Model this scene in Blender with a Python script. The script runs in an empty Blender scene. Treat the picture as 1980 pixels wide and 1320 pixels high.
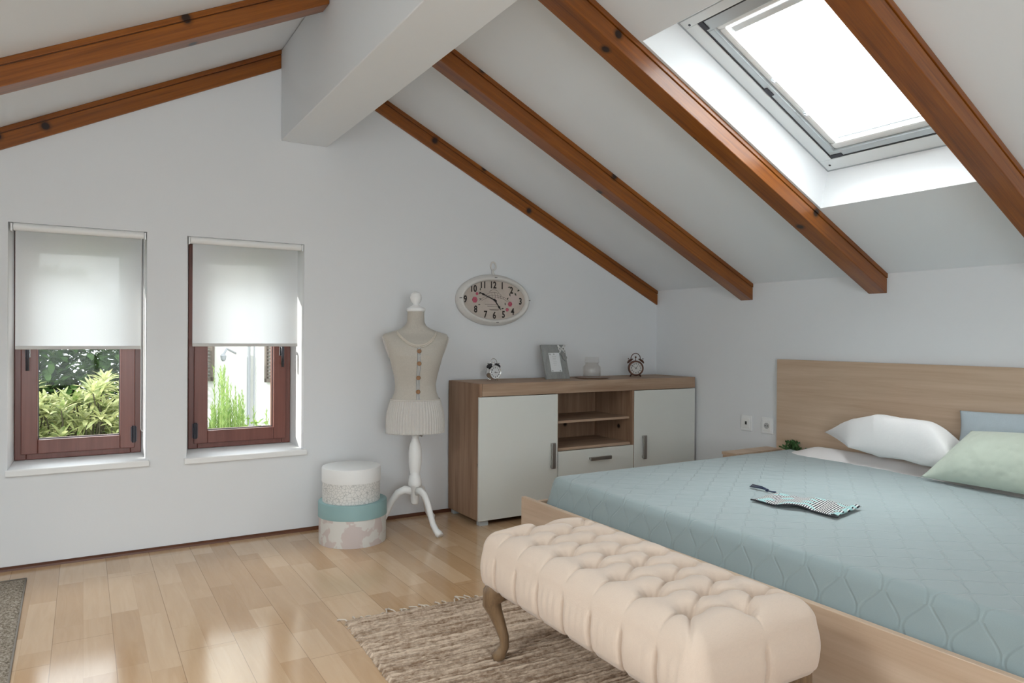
import bpy, bmesh, math, random
from mathutils import Vector, Matrix, noise
rnd = random.Random(7)
C = bpy.context.scene.collection
PI = math.pi
sc = bpy.context.scene

# ------------------------------------------------------------------ camera
cam = bpy.data.cameras.new('camera')
cam.lens = 24.85; cam.sensor_width = 36; cam.sensor_fit = 'HORIZONTAL'; cam.clip_start = .05
co = bpy.data.objects.new('camera', cam); C.objects.link(co)
RT = Vector((0.85517, -0.51831, 0.00669)); UP = Vector((-0.00272, 0.00842, 0.99996)); FW = Vector((0.51834, 0.85515, -0.00579))
m = Matrix((RT, UP, -FW)).transposed().to_4x4(); m.translation = (0, 0, 1.15)
co.matrix_world = m
sc.camera = co

# ------------------------------------------------------------------ world, sun, daylight
w = bpy.data.worlds.new('sky'); sc.world = w; w.use_nodes = True
bg = w.node_tree.nodes['Background']
bg.inputs[0].default_value = (.93, .965, 1.0, 1); bg.inputs[1].default_value = 2.6
sun = bpy.data.lights.new('sun', 'SUN'); sun.energy = 5.0; sun.angle = .01; sun.color = (1, .94, .84)
so = bpy.data.objects.new('sun', sun); C.objects.link(so)
so.rotation_euler = Vector((.80, -.36, -.42)).to_track_quat('-Z', 'Y').to_euler()

def area(name, loc, direction, sx, sy, power, col=(1, 1, 1), spread=PI):
    l = bpy.data.lights.new(name, 'AREA'); l.shape = 'RECTANGLE'; l.size = sx; l.size_y = sy
    l.energy = power; l.color = col; l.spread = spread
    o = bpy.data.objects.new(name, l); C.objects.link(o); o.location = loc
    o.rotation_euler = Vector(direction).to_track_quat('-Z', 'Y').to_euler()
    return o
SL = math.atan(.4845)                                   # roof pitch
sk_n = Vector((math.sin(SL), 0, math.cos(SL)))
SKC = Vector((2.7765, 1.896, 1.525 + .4845 * (3.8865 - 2.7765))) + 0 * sk_n
area('skylight_daylight', Vector((2.7765, 1.896, 2.286)) + Vector((-.05, 0, 1.0)) * 1.7, (.05, 0, -1), 1.5, 1.5, 78, (.93, .97, 1), 1.9)
area('skylight_daylight', Vector((2.7765, 1.896, 2.286)) + sk_n * .42, -sk_n, 1.3, 1.0, 14, (.93, .97, 1))
area('rear_window_daylight', (.1, -2.35, 1.2), (.0, 1, .55), 2.1, 1.6, 45, (.90, .955, 1))
area('left_roof_fill', (-.95, 1.45, 2.15), (.447, 0, -.894), 1.0, 1.1, 56, (.91, .96, 1))  # fill lamp above the added left roof opening, out of view
area('gable_daylight', (.4, 6.9, 3.9), (0, -.80, -.72), 2.6, 1.6, 28, (.92, .965, 1), 1.6)

sc.view_settings.view_transform = 'Standard'; sc.view_settings.look = 'None'
sc.view_settings.gamma = 1; sc.view_settings.use_curve_mapping = False
sc.view_settings.exposure = 0.43
sc.cycles.transparent_max_bounces = 24

# ------------------------------------------------------------------ helpers
class MB:
    def __init__(s): s.v = []; s.f = []; s.uv = None; s.mi = []
    def add(s, vs, fs):
        b = len(s.v); s.v += [tuple(q) for q in vs]; s.f += [tuple(i + b for i in f) for f in fs]; return s
    def box(s, x0, y0, z0, x1, y1, z1, M=None):
        vs = [Vector((x, y, z)) for z in (z0, z1) for y in (y0, y1) for x in (x0, x1)]
        if M: vs = [M @ q for q in vs]
        return s.add(vs, [(0, 2, 3, 1), (4, 5, 7, 6), (0, 1, 5, 4), (2, 6, 7, 3), (0, 4, 6, 2), (1, 3, 7, 5)])
    def quad(s, a, b, c, d): return s.add([a, b, c, d], [(0, 1, 2, 3)])
    def lathe(s, prof, n=32, M=None, sx=1, sy=1, cap=True):
        vs = []; fs = []
        for r, z in prof:
            for i in range(n):
                a = 2 * PI * i / n; vs.append(Vector((r * sx * math.cos(a), r * sy * math.sin(a), z)))
        for k in range(len(prof) - 1):
            for i in range(n):
                j = (i + 1) % n; fs.append((k * n + i, k * n + j, (k + 1) * n + j, (k + 1) * n + i))
        if cap:
            if prof[0][0] > 1e-6: fs.append(tuple(range(n - 1, -1, -1)))
            if prof[-1][0] > 1e-6: fs.append(tuple((len(prof) - 1) * n + i for i in range(n)))
        if M: vs = [M @ q for q in vs]
        return s.add(vs, fs)
    def tube(s, pts, r, n=8, closed=False, sq=None):
        pts = [Vector(p) for p in pts]; N = len(pts)
        rs = r if isinstance(r, (list, tuple)) else [r] * N
        vs = []; fs = []; ref = None
        for i, p in enumerate(pts):
            if closed: t = pts[(i + 1) % N] - pts[i - 1]
            else: t = pts[min(i + 1, N - 1)] - pts[max(i - 1, 0)]
            t.normalize()
            if ref is None:
                ref = Vector((0, 0, 1)) if abs(t.z) < .9 else Vector((1, 0, 0))
            a = ref - t * ref.dot(t); a.normalize(); b = t.cross(a); ref = a
            k1, k2 = sq if sq else (1, 1)
            for j in range(n):
                an = 2 * PI * j / n; vs.append(p + (a * math.cos(an) * k1 + b * math.sin(an) * k2) * rs[i])
        M_ = N if closed else N - 1
        for i in range(M_):
            i2 = (i + 1) % N
            for j in range(n):
                j2 = (j + 1) % n; fs.append((i * n + j, i * n + j2, i2 * n + j2, i2 * n + j))
        if not closed: fs.append(tuple(range(n - 1, -1, -1))); fs.append(tuple((N - 1) * n + j for j in range(n)))
        return s.add(vs, fs)
    def prism(s, poly, axis, a, b):
        # poly: 2D list in the two other axes (in xyz order), extruded along axis from a to b
        n = len(poly); vs = []
        for t in (a, b):
            for p in poly:
                q = list(p); q.insert(axis, t); vs.append(q)
        fs = [tuple(range(n - 1, -1, -1)), tuple(range(n, 2 * n))]
        for i in range(n): fs.append((i, (i + 1) % n, n + (i + 1) % n, n + i))
        return s.add(vs, fs)
    def grid(s, fn, nu, nv, wrapu=False):
        b = []
        for j in range(nv + 1):
            for i in range(nu + (0 if wrapu else 1)):
                b.append(fn(i / nu, j / nv))
        W = nu if wrapu else nu + 1; fs = []
        for j in range(nv):
            for i in range(nu):
                i2 = (i + 1) % W if wrapu else i + 1
                fs.append((j * W + i, j * W + i2, (j + 1) * W + i2, (j + 1) * W + i))
        return s.add(b, fs)
    def build(s, name, mat, parent=None, smooth=False, bevel=0, world=False, merge=0, subsurf=0, auto=None):
        me = bpy.data.meshes.new(name)
        vs = s.v
        if world and parent is not None:
            iv = parent.matrix_basis.inverted()
            q = parent.parent
            if q is not None: iv = iv @ q.matrix_basis.inverted()
            vs = [iv @ Vector(p) for p in vs]
        me.from_pydata(vs, [], s.f); me.validate(); 
        bm = bmesh.new(); bm.from_mesh(me)
        if merge: bmesh.ops.remove_doubles(bm, verts=bm.verts, dist=merge)
        bmesh.ops.recalc_face_normals(bm, faces=bm.faces)
        bm.to_mesh(me); bm.free()
        if isinstance(mat, (list, tuple)):
            for q in mat: me.materials.append(q)
        elif mat: me.materials.append(mat)
        if smooth:
            for p in me.polygons: p.use_smooth = True
        o = bpy.data.objects.new(name, me); C.objects.link(o)
        if parent is not None: o.parent = parent
        if bevel:
            b = o.modifiers.new('bevel', 'BEVEL'); b.width = bevel; b.segments = 2; b.limit_method = 'ANGLE'; b.angle_limit = .6
            b.harden_normals = False
        if auto:
            me.polygons.foreach_set('use_smooth', [True] * len(me.polygons))
            me.set_sharp_from_angle(angle=auto)
        return o

def tag(o, label=None, cat=None, group=None, kind=None):
    if label: o['label'] = label
    if cat: o['category'] = cat
    if group: o['group'] = group
    if kind: o['kind'] = kind
    return o
def thing(name, label, cat, loc=(0, 0, 0), rotz=0, group=None, M=None):
    o = bpy.data.objects.new(name, None); C.objects.link(o); o.empty_display_size = .05
    if M is not None: o.matrix_basis = M
    else: o.location = loc; o.rotation_euler = (0, 0, rotz); o.matrix_basis = Matrix.Translation(loc) @ Matrix.Rotation(rotz, 4, 'Z')
    return tag(o, label, cat, group)
def struct(o): o['kind'] = 'structure'; return o
def copy_tree(o, parent=None):
    c = o.copy(); C.objects.link(c)
    if parent is not None: c.parent = parent
    for ch in list(o.children): copy_tree(ch, c)
    return c
def text_part(name, body, size, mat, parent, M, depth=.0004, align='CENTER', bold=0.0):
    cu = bpy.data.curves.new('t', 'FONT'); cu.body = body; cu.size = size; cu.align_x = align; cu.align_y = 'CENTER'
    cu.extrude = depth; cu.offset = bold; cu.resolution_u = 3
    to = bpy.data.objects.new('t', cu)
    C.objects.link(to); bpy.context.view_layer.update()
    dg = bpy.context.evaluated_depsgraph_get()
    me = bpy.data.meshes.new_from_object(to.evaluated_get(dg))
    C.objects.unlink(to); bpy.data.objects.remove(to)
    me.transform(M); me.name = name; me.materials.clear(); me.materials.append(mat)
    o = bpy.data.objects.new(name, me); C.objects.link(o); o.parent = parent
    return o
def text_verts(mb, body, size, M, depth=.0004, bold=0.0, sx=1):
    cu = bpy.data.curves.new('t', 'FONT'); cu.body = body; cu.size = size; cu.align_x = 'CENTER'; cu.align_y = 'CENTER'
    cu.extrude = depth; cu.offset = bold; cu.resolution_u = 3
    to = bpy.data.objects.new('t', cu); C.objects.link(to); bpy.context.view_layer.update()
    me = bpy.data.meshes.new_from_object(to.evaluated_get(bpy.context.evaluated_depsgraph_get()))
    C.objects.unlink(to); bpy.data.objects.remove(to)
    mb.add([M @ Vector((v.co.x * sx, v.co.y, v.co.z)) for v in me.vertices], [tuple(p.vertices) for p in me.polygons])

# ------------------------------------------------------------------ materials
class NT:
    def __init__(s, name):
        s.m = bpy.data.materials.new(name); s.m.use_nodes = True; s.t = s.m.node_tree
        s.b = s.t.nodes['Principled BSDF']; s.out = s.t.nodes['Material Output']
    def n(s, typ, ins=None, **kw):
        nd = s.t.nodes.new('ShaderNode' + typ)
        for k, v in kw.items(): setattr(nd, k, v)
        if ins:
            for k, v in ins.items():
                if isinstance(v, bpy.types.NodeSocket): s.t.links.new(v, nd.inputs[k])
                else: nd.inputs[k].default_value = v
        return nd
    def math(s, op, a, b=0.0, c=None):
        d = {0: a, 1: b}
        if c is not None: d[2] = c
        return s.n('Math', d, operation=op).outputs[0]
    def coord(s, kind='Object', scale=(1, 1, 1), loc=(0, 0, 0), rot=(0, 0, 0)):
        tc = s.n('TexCoord')
        return s.n('Mapping', {'Vector': tc.outputs[kind], 'Scale': scale, 'Location': loc, 'Rotation': rot}).outputs[0]
    def noise(s, vec, scale=5, detail=4, rough=.5, dist=0):
        return s.n('TexNoise', {'Vector': vec, 'Scale': scale, 'Detail': detail, 'Roughness': rough, 'Distortion': dist})
    def ramp(s, fac, stops, interp='LINEAR'):
        r = s.n('ValToRGB', {'Fac': fac}); e = r.color_ramp.elements; r.color_ramp.interpolation = interp
        while len(e) < len(stops): e.new(.5)
        for q, (p, c) in zip(e, stops): q.position = p; q.color = (*c, 1) if len(c) == 3 else c
        return r.outputs[0]
    def mix(s, f, a, b, mode='MIX'):
        nd = s.n('Mix', data_type='RGBA', blend_type=mode)
        for k, v in ((0, f), (6, a), (7, b)):
            if isinstance(v, bpy.types.NodeSocket): s.t.links.new(v, nd.inputs[k])
            else: nd.inputs[k].default_value = (*v, 1) if isinstance(v, tuple) and len(v) == 3 else v
        return nd.outputs[2]
    def bump(s, h, strength=.3, dist=.01, normal=None):
        d = {'Height': h, 'Strength': strength, 'Distance': dist}
        if normal is not None: d['Normal'] = normal
        return s.n('Bump', d).outputs[0]
    def set(s, **kw):
        for k, v in kw.items():
            k = {'color': 'Base Color', 'rough': 'Roughness', 'metal': 'Metallic', 'normal': 'Normal', 'spec': 'Specular IOR Level',
                 'coat': 'Coat Weight', 'sheen': 'Sheen Weight', 'trans': 'Transmission Weight', 'ior': 'IOR'}[k]
            if isinstance(v, bpy.types.NodeSocket): s.t.links.new(v, s.b.inputs[k])
            else: s.b.inputs[k].default_value = (*v, 1) if isinstance(v, tuple) and len(v) == 3 else v
        return s.m

def plain(name, col, rough=.5, metal=0, bump=0, bscale=60, spec=.5, var=0):
    t = NT(name); t.set(rough=rough, metal=metal, spec=spec)
    v = t.coord()
    nz = t.noise(v, bscale, 3)
    if var: t.set(color=t.mix(nz.outputs[0], tuple(c * (1 - var) for c in col), tuple(min(1, c * (1 + var)) for c in col)))
    else: t.set(color=col)
    if bump: t.set(normal=t.bump(nz.outputs[0], bump, .002))
    return t.m
def fabric(name, col, rough=.9, weave=900, bump=.25, var=.12, sheen=.2, big=0, spec=.2):
    t = NT(name); v = t.coord()
    a = t.noise(t.coord(scale=(weave, weave * .12, weave)), 1, 2); b = t.noise(t.coord(scale=(weave * .12, weave, weave * .12)), 1, 2)
    h = t.math('ADD', a.outputs[0], b.outputs[0])
    f = t.math('MULTIPLY', h, .5)
    t.set(color=t.mix(f, tuple(c * (1 - var) for c in col), tuple(min(1, c * (1 + var)) for c in col)), rough=rough, sheen=sheen, spec=spec)
    nrm = t.bump(h, bump, .0015)
    if big: nrm = t.bump(t.noise(v, 7, 3).outputs[0], big, .02, nrm)
    t.set(normal=nrm); return t.m
def wood(name, dark, light, axis=0, scale=1.0, rough=.45, spec=.4, knots=0, coat=0, grain=1.0, kscale=2.2):
    t = NT(name)
    def sc_(along, across):
        q = [across * scale] * 3; q[axis] = along * scale; return tuple(q)
    n1 = t.noise(t.coord(scale=sc_(1.2, 22)), 1, 5, .6, .6)
    n2 = t.noise(t.coord(scale=sc_(4, 160)), 1, 3, .6)
    f = t.math('ADD', t.math('MULTIPLY', n1.outputs[0], .75), t.math('MULTIPLY', n2.outputs[0], .35 * grain))
    col = t.ramp(f, [(.32, dark), (.52, tuple((a + b) / 2 for a, b in zip(dark, light))), (.72, light)])
    if knots:
        sp_ = t.n('SeparateXYZ', {0: t.coord()}).outputs; o2 = [i for i in range(3) if i != axis]
        kv = t.n('CombineXYZ', {0: sp_[axis], 1: t.math('ADD', sp_[o2[0]], sp_[o2[1]]), 2: 0.0}).outputs[0]
        loc_ = t.n('ObjectInfo').outputs['Location']
        kv = t.n('VectorMath', {0: kv, 1: loc_}, operation='ADD').outputs[0]
        vo = t.n('TexVoronoi', {'Vector': kv, 'Scale': kscale * 2.2, 'Randomness': 1.0}, feature='F1', voronoi_dimensions='2D')
        k = t.ramp(vo.outputs['Distance'], [(.07, (1, 1, 1)), (.10, (.45, .45, .45)), (.16, (0, 0, 0))])
        sel = t.n('SeparateColor', {0: vo.outputs['Color']}).outputs[0]
        on = t.math('GREATER_THAN', sel, 1 - knots)
        kf = t.math('MULTIPLY', k, on)
        col = t.mix(kf, col, tuple(c * .12 for c in dark))
    t.set(color=col, rough=rough, spec=spec, coat=coat); t.b.inputs['Coat Roughness'].default_value = .2
    t.set(normal=t.bump(n2.outputs[0], .08, .002))
    return t.m

MT = {}
MT['wall'] = plain('wall_paint', (.785, .80, .815), .9, bump=.12, bscale=90, spec=.2)
MT['ceil'] = plain('ceiling_paint', (.84, .868, .895), .9, bump=.08, bscale=70, spec=.2)
MT['white'] = plain('white_gloss_paint', (.86, .86, .85), .45, bump=.04, bscale=60)
MT['plastic'] = plain('white_plastic', (.85, .86, .86), .35)
MT['pine'] = wood('varnished_pine', (.125, .028, .0015), (.34, .105, .009), 0, 1.0, .34, .35, knots=.30, coat=.4)
MT['mahogany'] = wood('mahogany_stained_wood', (.13, .040, .030), (.20, .072, .054), 2, 1.0, .35, .5, coat=.1)
MT['oak'] = wood('sonoma_oak_veneer', (.185, .10, .058), (.39, .25, .165), 2, .9, .55, .3, knots=.10, kscale=3)
MT['oakx'] = wood('sonoma_oak_veneer_lengthwise', (.27, .165, .105), (.48, .345, .245), 0, .9, .55, .3)
MT['beech'] = wood('beech_veneer', (.50, .355, .245), (.66, .51, .385), 1, .7, .45, .35, grain=.6)
MT['door'] = plain('off_white_lacquer', (.70, .71, .67), .35)
MT['steel'] = plain('brushed_steel', (.42, .41, .40), .35, .9)
MT['chrome'] = plain('chrome', (.75, .75, .75), .12, 1)
MT['darkmetal'] = plain('dark_metal', (.05, .05, .06), .4, .6)
MT['black'] = plain('black_plastic', (.015, .015, .018), .5)
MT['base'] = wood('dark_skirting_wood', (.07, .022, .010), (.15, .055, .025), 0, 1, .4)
def glass(name, tint=(1, 1, 1), refl=.9):
    t = NT(name); t.t.nodes.remove(t.b)
    lw = t.n('LayerWeight', {'Blend': .5}); fc = t.math('ADD', .03, t.math('POWER', lw.outputs['Facing'], 3.5))
    tr = t.n('BsdfTransparent', {'Color': (*tint, 1)}); gl = t.n('BsdfGlossy', {'Color': (.9, .9, .9, 1), 'Roughness': .02})
    mx = t.n('MixShader', {0: t.math('MULTIPLY', fc, refl), 1: tr.outputs[0], 2: gl.outputs[0]})
    t.t.links.new(mx.outputs[0], t.out.inputs[0]); return t.m
MT['glass'] = glass('window_glass', (.97, .985, .98), .22)
MT['jarglass'] = glass('jar_glass', (.955, .945, .935), .6)
def sheer(name, col, transp, transl):
    t = NT(name); t.t.nodes.remove(t.b)
    v = t.coord(scale=(500, 500, 500)); nz = t.noise(v, 1, 2)
    cc = t.mix(nz.outputs[0], tuple(c * .94 for c in col), col)
    d = t.n('BsdfDiffuse', {'Color': cc}); tl = t.n('BsdfTranslucent', {'Color': cc}); tp = t.n('BsdfTransparent')
    m1 = t.n('MixShader', {0: transl, 1: d.outputs[0], 2: tl.outputs[0]})
    m2 = t.n('MixShader', {0: transp, 1: m1.outputs[0], 2: tp.outputs[0]})
    t.t.links.new(m2.outputs[0], t.out.inputs[0]); return t.m
MT['blind'] = sheer('roller_blind_fabric', (.90, .92, .94), .03, .5)
MT['skyblind'] = sheer('skylight_blind_fabric', (.95, .96, .97), .60, .7)

def floor_mat():
    t = NT('maple_laminate'); tc = t.n('TexCoord'); sp = t.n('SeparateXYZ', {0: tc.outputs['Object']})
    x, y = sp.outputs[0], sp.outputs[1]
    W = .0985
    r = t.math('FLOOR', t.math('DIVIDE', t.math('SUBTRACT', x, .002), W))
    wn = t.n('TexWhiteNoise', {'W': r}, noise_dimensions='1D').outputs['Value']
    Ls = .56
    ys = t.math('ADD', t.math('DIVIDE', y, Ls), t.math('MULTIPLY', wn, 7.0))
    c = t.math('FLOOR', ys)
    cid = t.n('CombineXYZ', {0: r, 1: c, 2: 0.0}).outputs[0]
    cell = t.n('TexWhiteNoise', {'Vector': cid}, noise_dimensions='3D')
    # planks: two strips wide, 1.28 m long
    pr = t.math('FLOOR', t.math('DIVIDE', t.math('SUBTRACT', x, .002 + W), 2 * W))
    pw = t.n('TexWhiteNoise', {'W': t.math('ADD', pr, 31.5)}, noise_dimensions='1D').outputs['Value']
    py = t.math('ADD', t.math('DIVIDE', y, 1.28), t.math('MULTIPLY', pw, 3.0))
    pc = t.math('FLOOR', py)
    pcell = t.n('TexWhiteNoise', {'Vector': t.n('CombineXYZ', {0: pr, 1: pc, 2: 5.0}).outputs[0]}, noise_dimensions='3D')
    gv = t.n('VectorMath', {0: t.coord(scale=(26, 2.4, 20)), 1: t.n('VectorMath', {0: cell.outputs['Color'], 1: (9, 9, 9)}, operation='MULTIPLY').outputs[0]}, operation='ADD').outputs[0]
    g = t.noise(gv, 1, 5, .6, 1.4)
    fine = t.noise(t.coord(scale=(220, 9, 100)), 1, 3)
    f = t.math('ADD', t.math('MULTIPLY', cell.outputs['Value'], .55), t.math('MULTIPLY', g.outputs[0], .5))
    col = t.ramp(f, [(.2, (.47, .285, .145)), (.5, (.55, .36, .205)), (.85, (.63, .44, .275))])
    # joints
    def edge(frac, wd):
        d = t.math('MINIMUM', frac, t.math('SUBTRACT', 1.0, frac)); return t.math('LESS_THAN', d, wd)
    fx = t.math('FRACT', t.math('DIVIDE', t.math('SUBTRACT', x, .002), W)); fy = t.math('FRACT', ys)
    pfx = t.math('FRACT', t.math('DIVIDE', t.math('SUBTRACT', x, .002 + W), 2 * W)); pfy = t.math('FRACT', py)
    e1 = t.math('MAXIMUM', edge(fx, .006), edge(fy, .0012))
    e2 = t.math('MAXIMUM', edge(pfx, .007), edge(pfy, .0012))
    col = t.mix(t.math('MULTIPLY', e1, .25), col, (.25, .12, .05)); col = t.mix(t.math('MULTIPLY', e2, .42), col, (.16, .08, .035))
    tilt = t.n('VectorMath', {0: t.n('VectorMath', {0: pcell.outputs['Color'], 1: (.5, .5, .5)}, operation='SUBTRACT').outputs[0], 1: (.016, .016, 0)}, operation='MULTIPLY').outputs[0]
    geo = t.n('NewGeometry')
    nn = t.n('VectorMath', {0: t.n('VectorMath', {0: geo.outputs['Normal'], 1: tilt}, operation='ADD').outputs[0]}, operation='NORMALIZE').outputs[0]
    nrm = t.bump(fine.outputs[0], .015, .001, nn)
    t.set(color=col, rough=.15, spec=.9, normal=nrm); return t.m
MT['floor'] = floor_mat()

# ------------------------------------------------------------------ room shell
YW = 4.201; XR = 3.8865; XL = -1.60; YB = -2.1
def ceilR(x): return 1.525 + .4845 * (XR - x)
def ceilL(x): return 2.142 + .5 * (x + .347)
b = MB(); b.box(XL - .2, YB - .2, -.12, XR + .2, YW + .35, 0); struct(b.build('floor', MT['floor']))

# gable wall with two splayed window openings: (x0,x1,z0,z1) at the wall face, then at the back of the recess
OPN = [(-.315, .286, .488, 1.695, -.300, .271, .506, 1.675), (.480, 1.111, .482, 1.690, .508, 1.076, .504, 1.668)]
YF = 4.395; YO = 4.50
def wall_with_holes(b, y, holes):
    xs = [XL - .05] + [q for h in holes for q in (h[0], h[1])] + [XR + .05]
    for i in range(len(xs) - 1):
        x0, x1 = xs[i], xs[i + 1]
        hole = [h for h in holes if abs(h[0] - x0) < 1e-6]
        def top(x): return min(ceilL(x), ceilR(x)) + .06
        px = [x0] + [1.108] * (x0 < 1.108 < x1) + [x1]
        if hole:
            h = hole[0]
            b.quad((x0, y, -.05), (x1, y, -.05), (x1, y, h[2]), (x0, y, h[2]))
            z0 = h[3]
        else: z0 = -.05
        vs = [(x0, y, z0), (x1, y, z0)] + [(q, y, top(q)) for q in reversed(px)]
        b.add(vs, [tuple(range(len(vs)))])
b = MB(); wall_with_holes(b, YW, [o[:4] for o in OPN]); wall_with_holes(b, YO, [o[4:] for o in OPN])
for o in OPN:
    A = [(o[0], YW, o[2]), (o[1], YW, o[2]), (o[1], YW, o[3]), (o[0], YW, o[3])]
    B = [(o[4], YF, o[6]), (o[5], YF, o[6]), (o[5], YF, o[7]), (o[4], YF, o[7])]
    D = [(q[0], YO, q[2]) for q in B]
    for k in range(4):
        j = (k + 1) % 4; b.quad(A[k], A[j], B[j], B[k]); b.quad(B[k], B[j], D[j], D[k])
struct(b.build('wall_back', MT['wall'], merge=1e-5))
b = MB(); b.box(XR, YB - .1, -.05, XR + .2, YO, ceilR(XR) + .06); struct(b.build('wall_right', MT['wall']))
b = MB(); b.box(XL - .2, YB - .1, -.05, XL, YO, ceilL(XL) + .06); struct(b.build('wall_left', MT['wall']))
# rear wall with a wide window opening behind the camera
b = MB()
RW = (-.85, 1.15, .5, 2.05)
def top(x): return min(ceilL(x), ceilR(x)) + .06
b.quad((XL - .05, YB, -.05), (RW[0], YB, -.05), (RW[0], YB, top(RW[0])), (XL - .05, YB, top(XL - .05)))
b.quad((RW[1], YB, -.05), (XR + .05, YB, -.05), (XR + .05, YB, top(XR + .05)), (RW[1], YB, top(RW[1])))
b.quad((RW[0], YB, -.05), (RW[1], YB, -.05), (RW[1], YB, RW[2]), (RW[0], YB, RW[2]))
vs = [(RW[0], YB, RW[3]), (RW[1], YB, RW[3]), (RW[1], YB, top(RW[1])), (1.108, YB, top(1.108)), (RW[0], YB, top(RW[0]))]
b.add(vs, [tuple(range(5))]); struct(b.build('wall_front', MT['wall']))

# right ceiling slope with the skylight shaft, left slope with an unseen opening added to let in light
HX0, HX1, HY0, HY1 = 2.04, 3.26, 1.489, 2.305
b = MB()
def cr(x, y): return (x, y, ceilR(x))
b.quad(cr(1.108, YB - .1), cr(HX0, YB - .1), cr(HX0, YO), cr(1.108, YO))
b.quad(cr(HX1, YB - .1), cr(XR + .1, YB - .1), cr(XR + .1, YO), cr(HX1, YO))
b.quad(cr(HX0, YB - .1), cr(HX1, YB - .1), cr(HX1, HY0), cr(HX0, HY0)); b.quad(cr(HX0, HY1), cr(HX1, HY1), cr(HX1, YO), cr(HX0, YO))
struct(b.build('ceiling', MT['ceil'], merge=1e-5))
b = MB()
def cl(x, y): return (x, y, ceilL(x))
LX0, LX1, LY0, LY1 = -1.35, -.5, .95, 1.95
b.quad(cl(XL - .1, YB - .1), cl(LX0, YB - .1), cl(LX0, YO), cl(XL - .1, YO)); b.quad(cl(LX1, YB - .1), cl(1.108, YB - .1), cl(1.108, YO), cl(LX1, YO))
b.quad(cl(LX0, YB - .1), cl(LX1, YB - .1), cl(LX1, LY0), cl(LX0, LY0)); b.quad(cl(LX0, LY1), cl(LX1, LY1), cl(LX1, YO), cl(LX0, YO))
struct(b.build('ceiling', MT['ceil'], merge=1e-5))
# skylight shaft lining
b = MB(); OF = .2
def ff(x, y): return (x, y, ceilR(x) + OF * math.hypot(1, .4845))
FX0, FX1 = 2.239, 3.314
L0 = [cr(HX0, HY0), cr(HX1, HY0), cr(HX1, HY1), cr(HX0, HY1)]; L1 = [ff(FX0, HY0), ff(FX1, HY0), ff(FX1, HY1), ff(FX0, HY1)]
for k in range(4): b.quad(L0[k], L0[(k + 1) % 4], L1[(k + 1) % 4], L1[k])
MT['shaft'] = plain('shaft_white_board', (.87, .885, .895), .6, bump=.03, bscale=30)
struct(b.build('trim_1', MT['shaft'], merge=1e-5))

# skirting at the foot of the gable and the knee wall
def skirting(name, poly, axis, a, c): bb = MB(); bb.prism(poly, axis, a, c); struct(bb.build(name, MT['base']))
skirting('baseboard_back', [(YW, 0), (YW - .016, 0), (YW - .014, .010), (YW - .006, .019), (YW, .019)], 0, XL, XR)
skirting('baseboard_right', [(XR, 0), (XR - .016, 0), (XR - .014, .010), (XR - .006, .019), (XR, .019)], 1, YB, YW - .016)

# boxed ridge beam
t = thing('ridge_beam', 'white plastered ridge beam running overhead into the gable wall', 'beam', (1.108, 1.05, 2.279))
b = MB(); b.box(.974, YB + .01, 2.279, 1.242, YW - .002, 2.80); b.build('beam_casing', MT['ceil'], t, bevel=.004, world=True)

# rafters: main timber with a slightly wider strip against the ceiling
def rafter(label, side, y0, y1, end_x, grp='pine rafters under the roof slopes'):
    s = .4845 if side > 0 else .5
    a = math.atan(s)
    if side > 0: x0, x1 = 1.245, XR - .002; org = Vector((x0, (y0 + y1) / 2, ceilR(x0)))
    else: x0, x1 = end_x, .972; org = Vector((x0, (y0 + y1) / 2, ceilL(x0)))
    rot = Matrix.Rotation(a if side > 0 else -a, 4, 'Y')
    M = Matrix.Translation(org) @ rot; iv = M.inverted()
    t = thing('rafter', label, 'beam', M=M, group=grp)
    hw = (y1 - y0) / 2; dv = .112 if side > 0 else .108
    def zc(x): return ceilR(x) if side > 0 else ceilL(x)
    def pr(xe0, xe1, w, zt, zb):
        vs = []
        for x in (xe0, xe1):
            for yy in (-w, w):
                for zz in (zb, zt):
                    vs.append(iv @ Vector((x, org.y + yy, zc(x) + zz)))
        return vs, [(0, 1, 3, 2), (4, 6, 7, 5), (0, 2, 6, 4), (1, 5, 7, 3), (0, 4, 5, 1), (2, 3, 7, 6)]
    b = MB(); b.add(*pr(x0, x1, hw - .004, -.030, -dv)); b.build('timber', MT['pine'], t, bevel=.003)
    b = MB(); b.add(*pr(x0, x1, hw, -.001, -.027)); b.build('ceiling_strip', MT['pine'], t, bevel=.002)
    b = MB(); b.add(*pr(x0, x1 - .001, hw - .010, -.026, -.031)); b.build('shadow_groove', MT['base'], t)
    return t
rafter('brown pine rafter on the right slope lying along the gable wall above the oval clock', 1, 4.185, 4.30, 0)
rafter('knotty brown pine rafter on the right slope between the gable rafter and the skylight rafters', 1, 3.2543, 3.3646, 0)
rafter('brown pine rafter edging the skylight on the side towards the gable wall', 1, 2.3168, 2.4338, 0)
rafter('brown pine rafter crossing in front of the skylight, closest to the viewer on the right', 1, 1.37, 1.487, 0)
rafter('brown pine rafter on the left slope lying along the gable wall above the windows', -1, 4.185, 4.30, -1.59)
rafter('brown pine rafter at the top left of the left slope, nearer the viewer', -1, 3.2543, 3.3646, -1.59)

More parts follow.
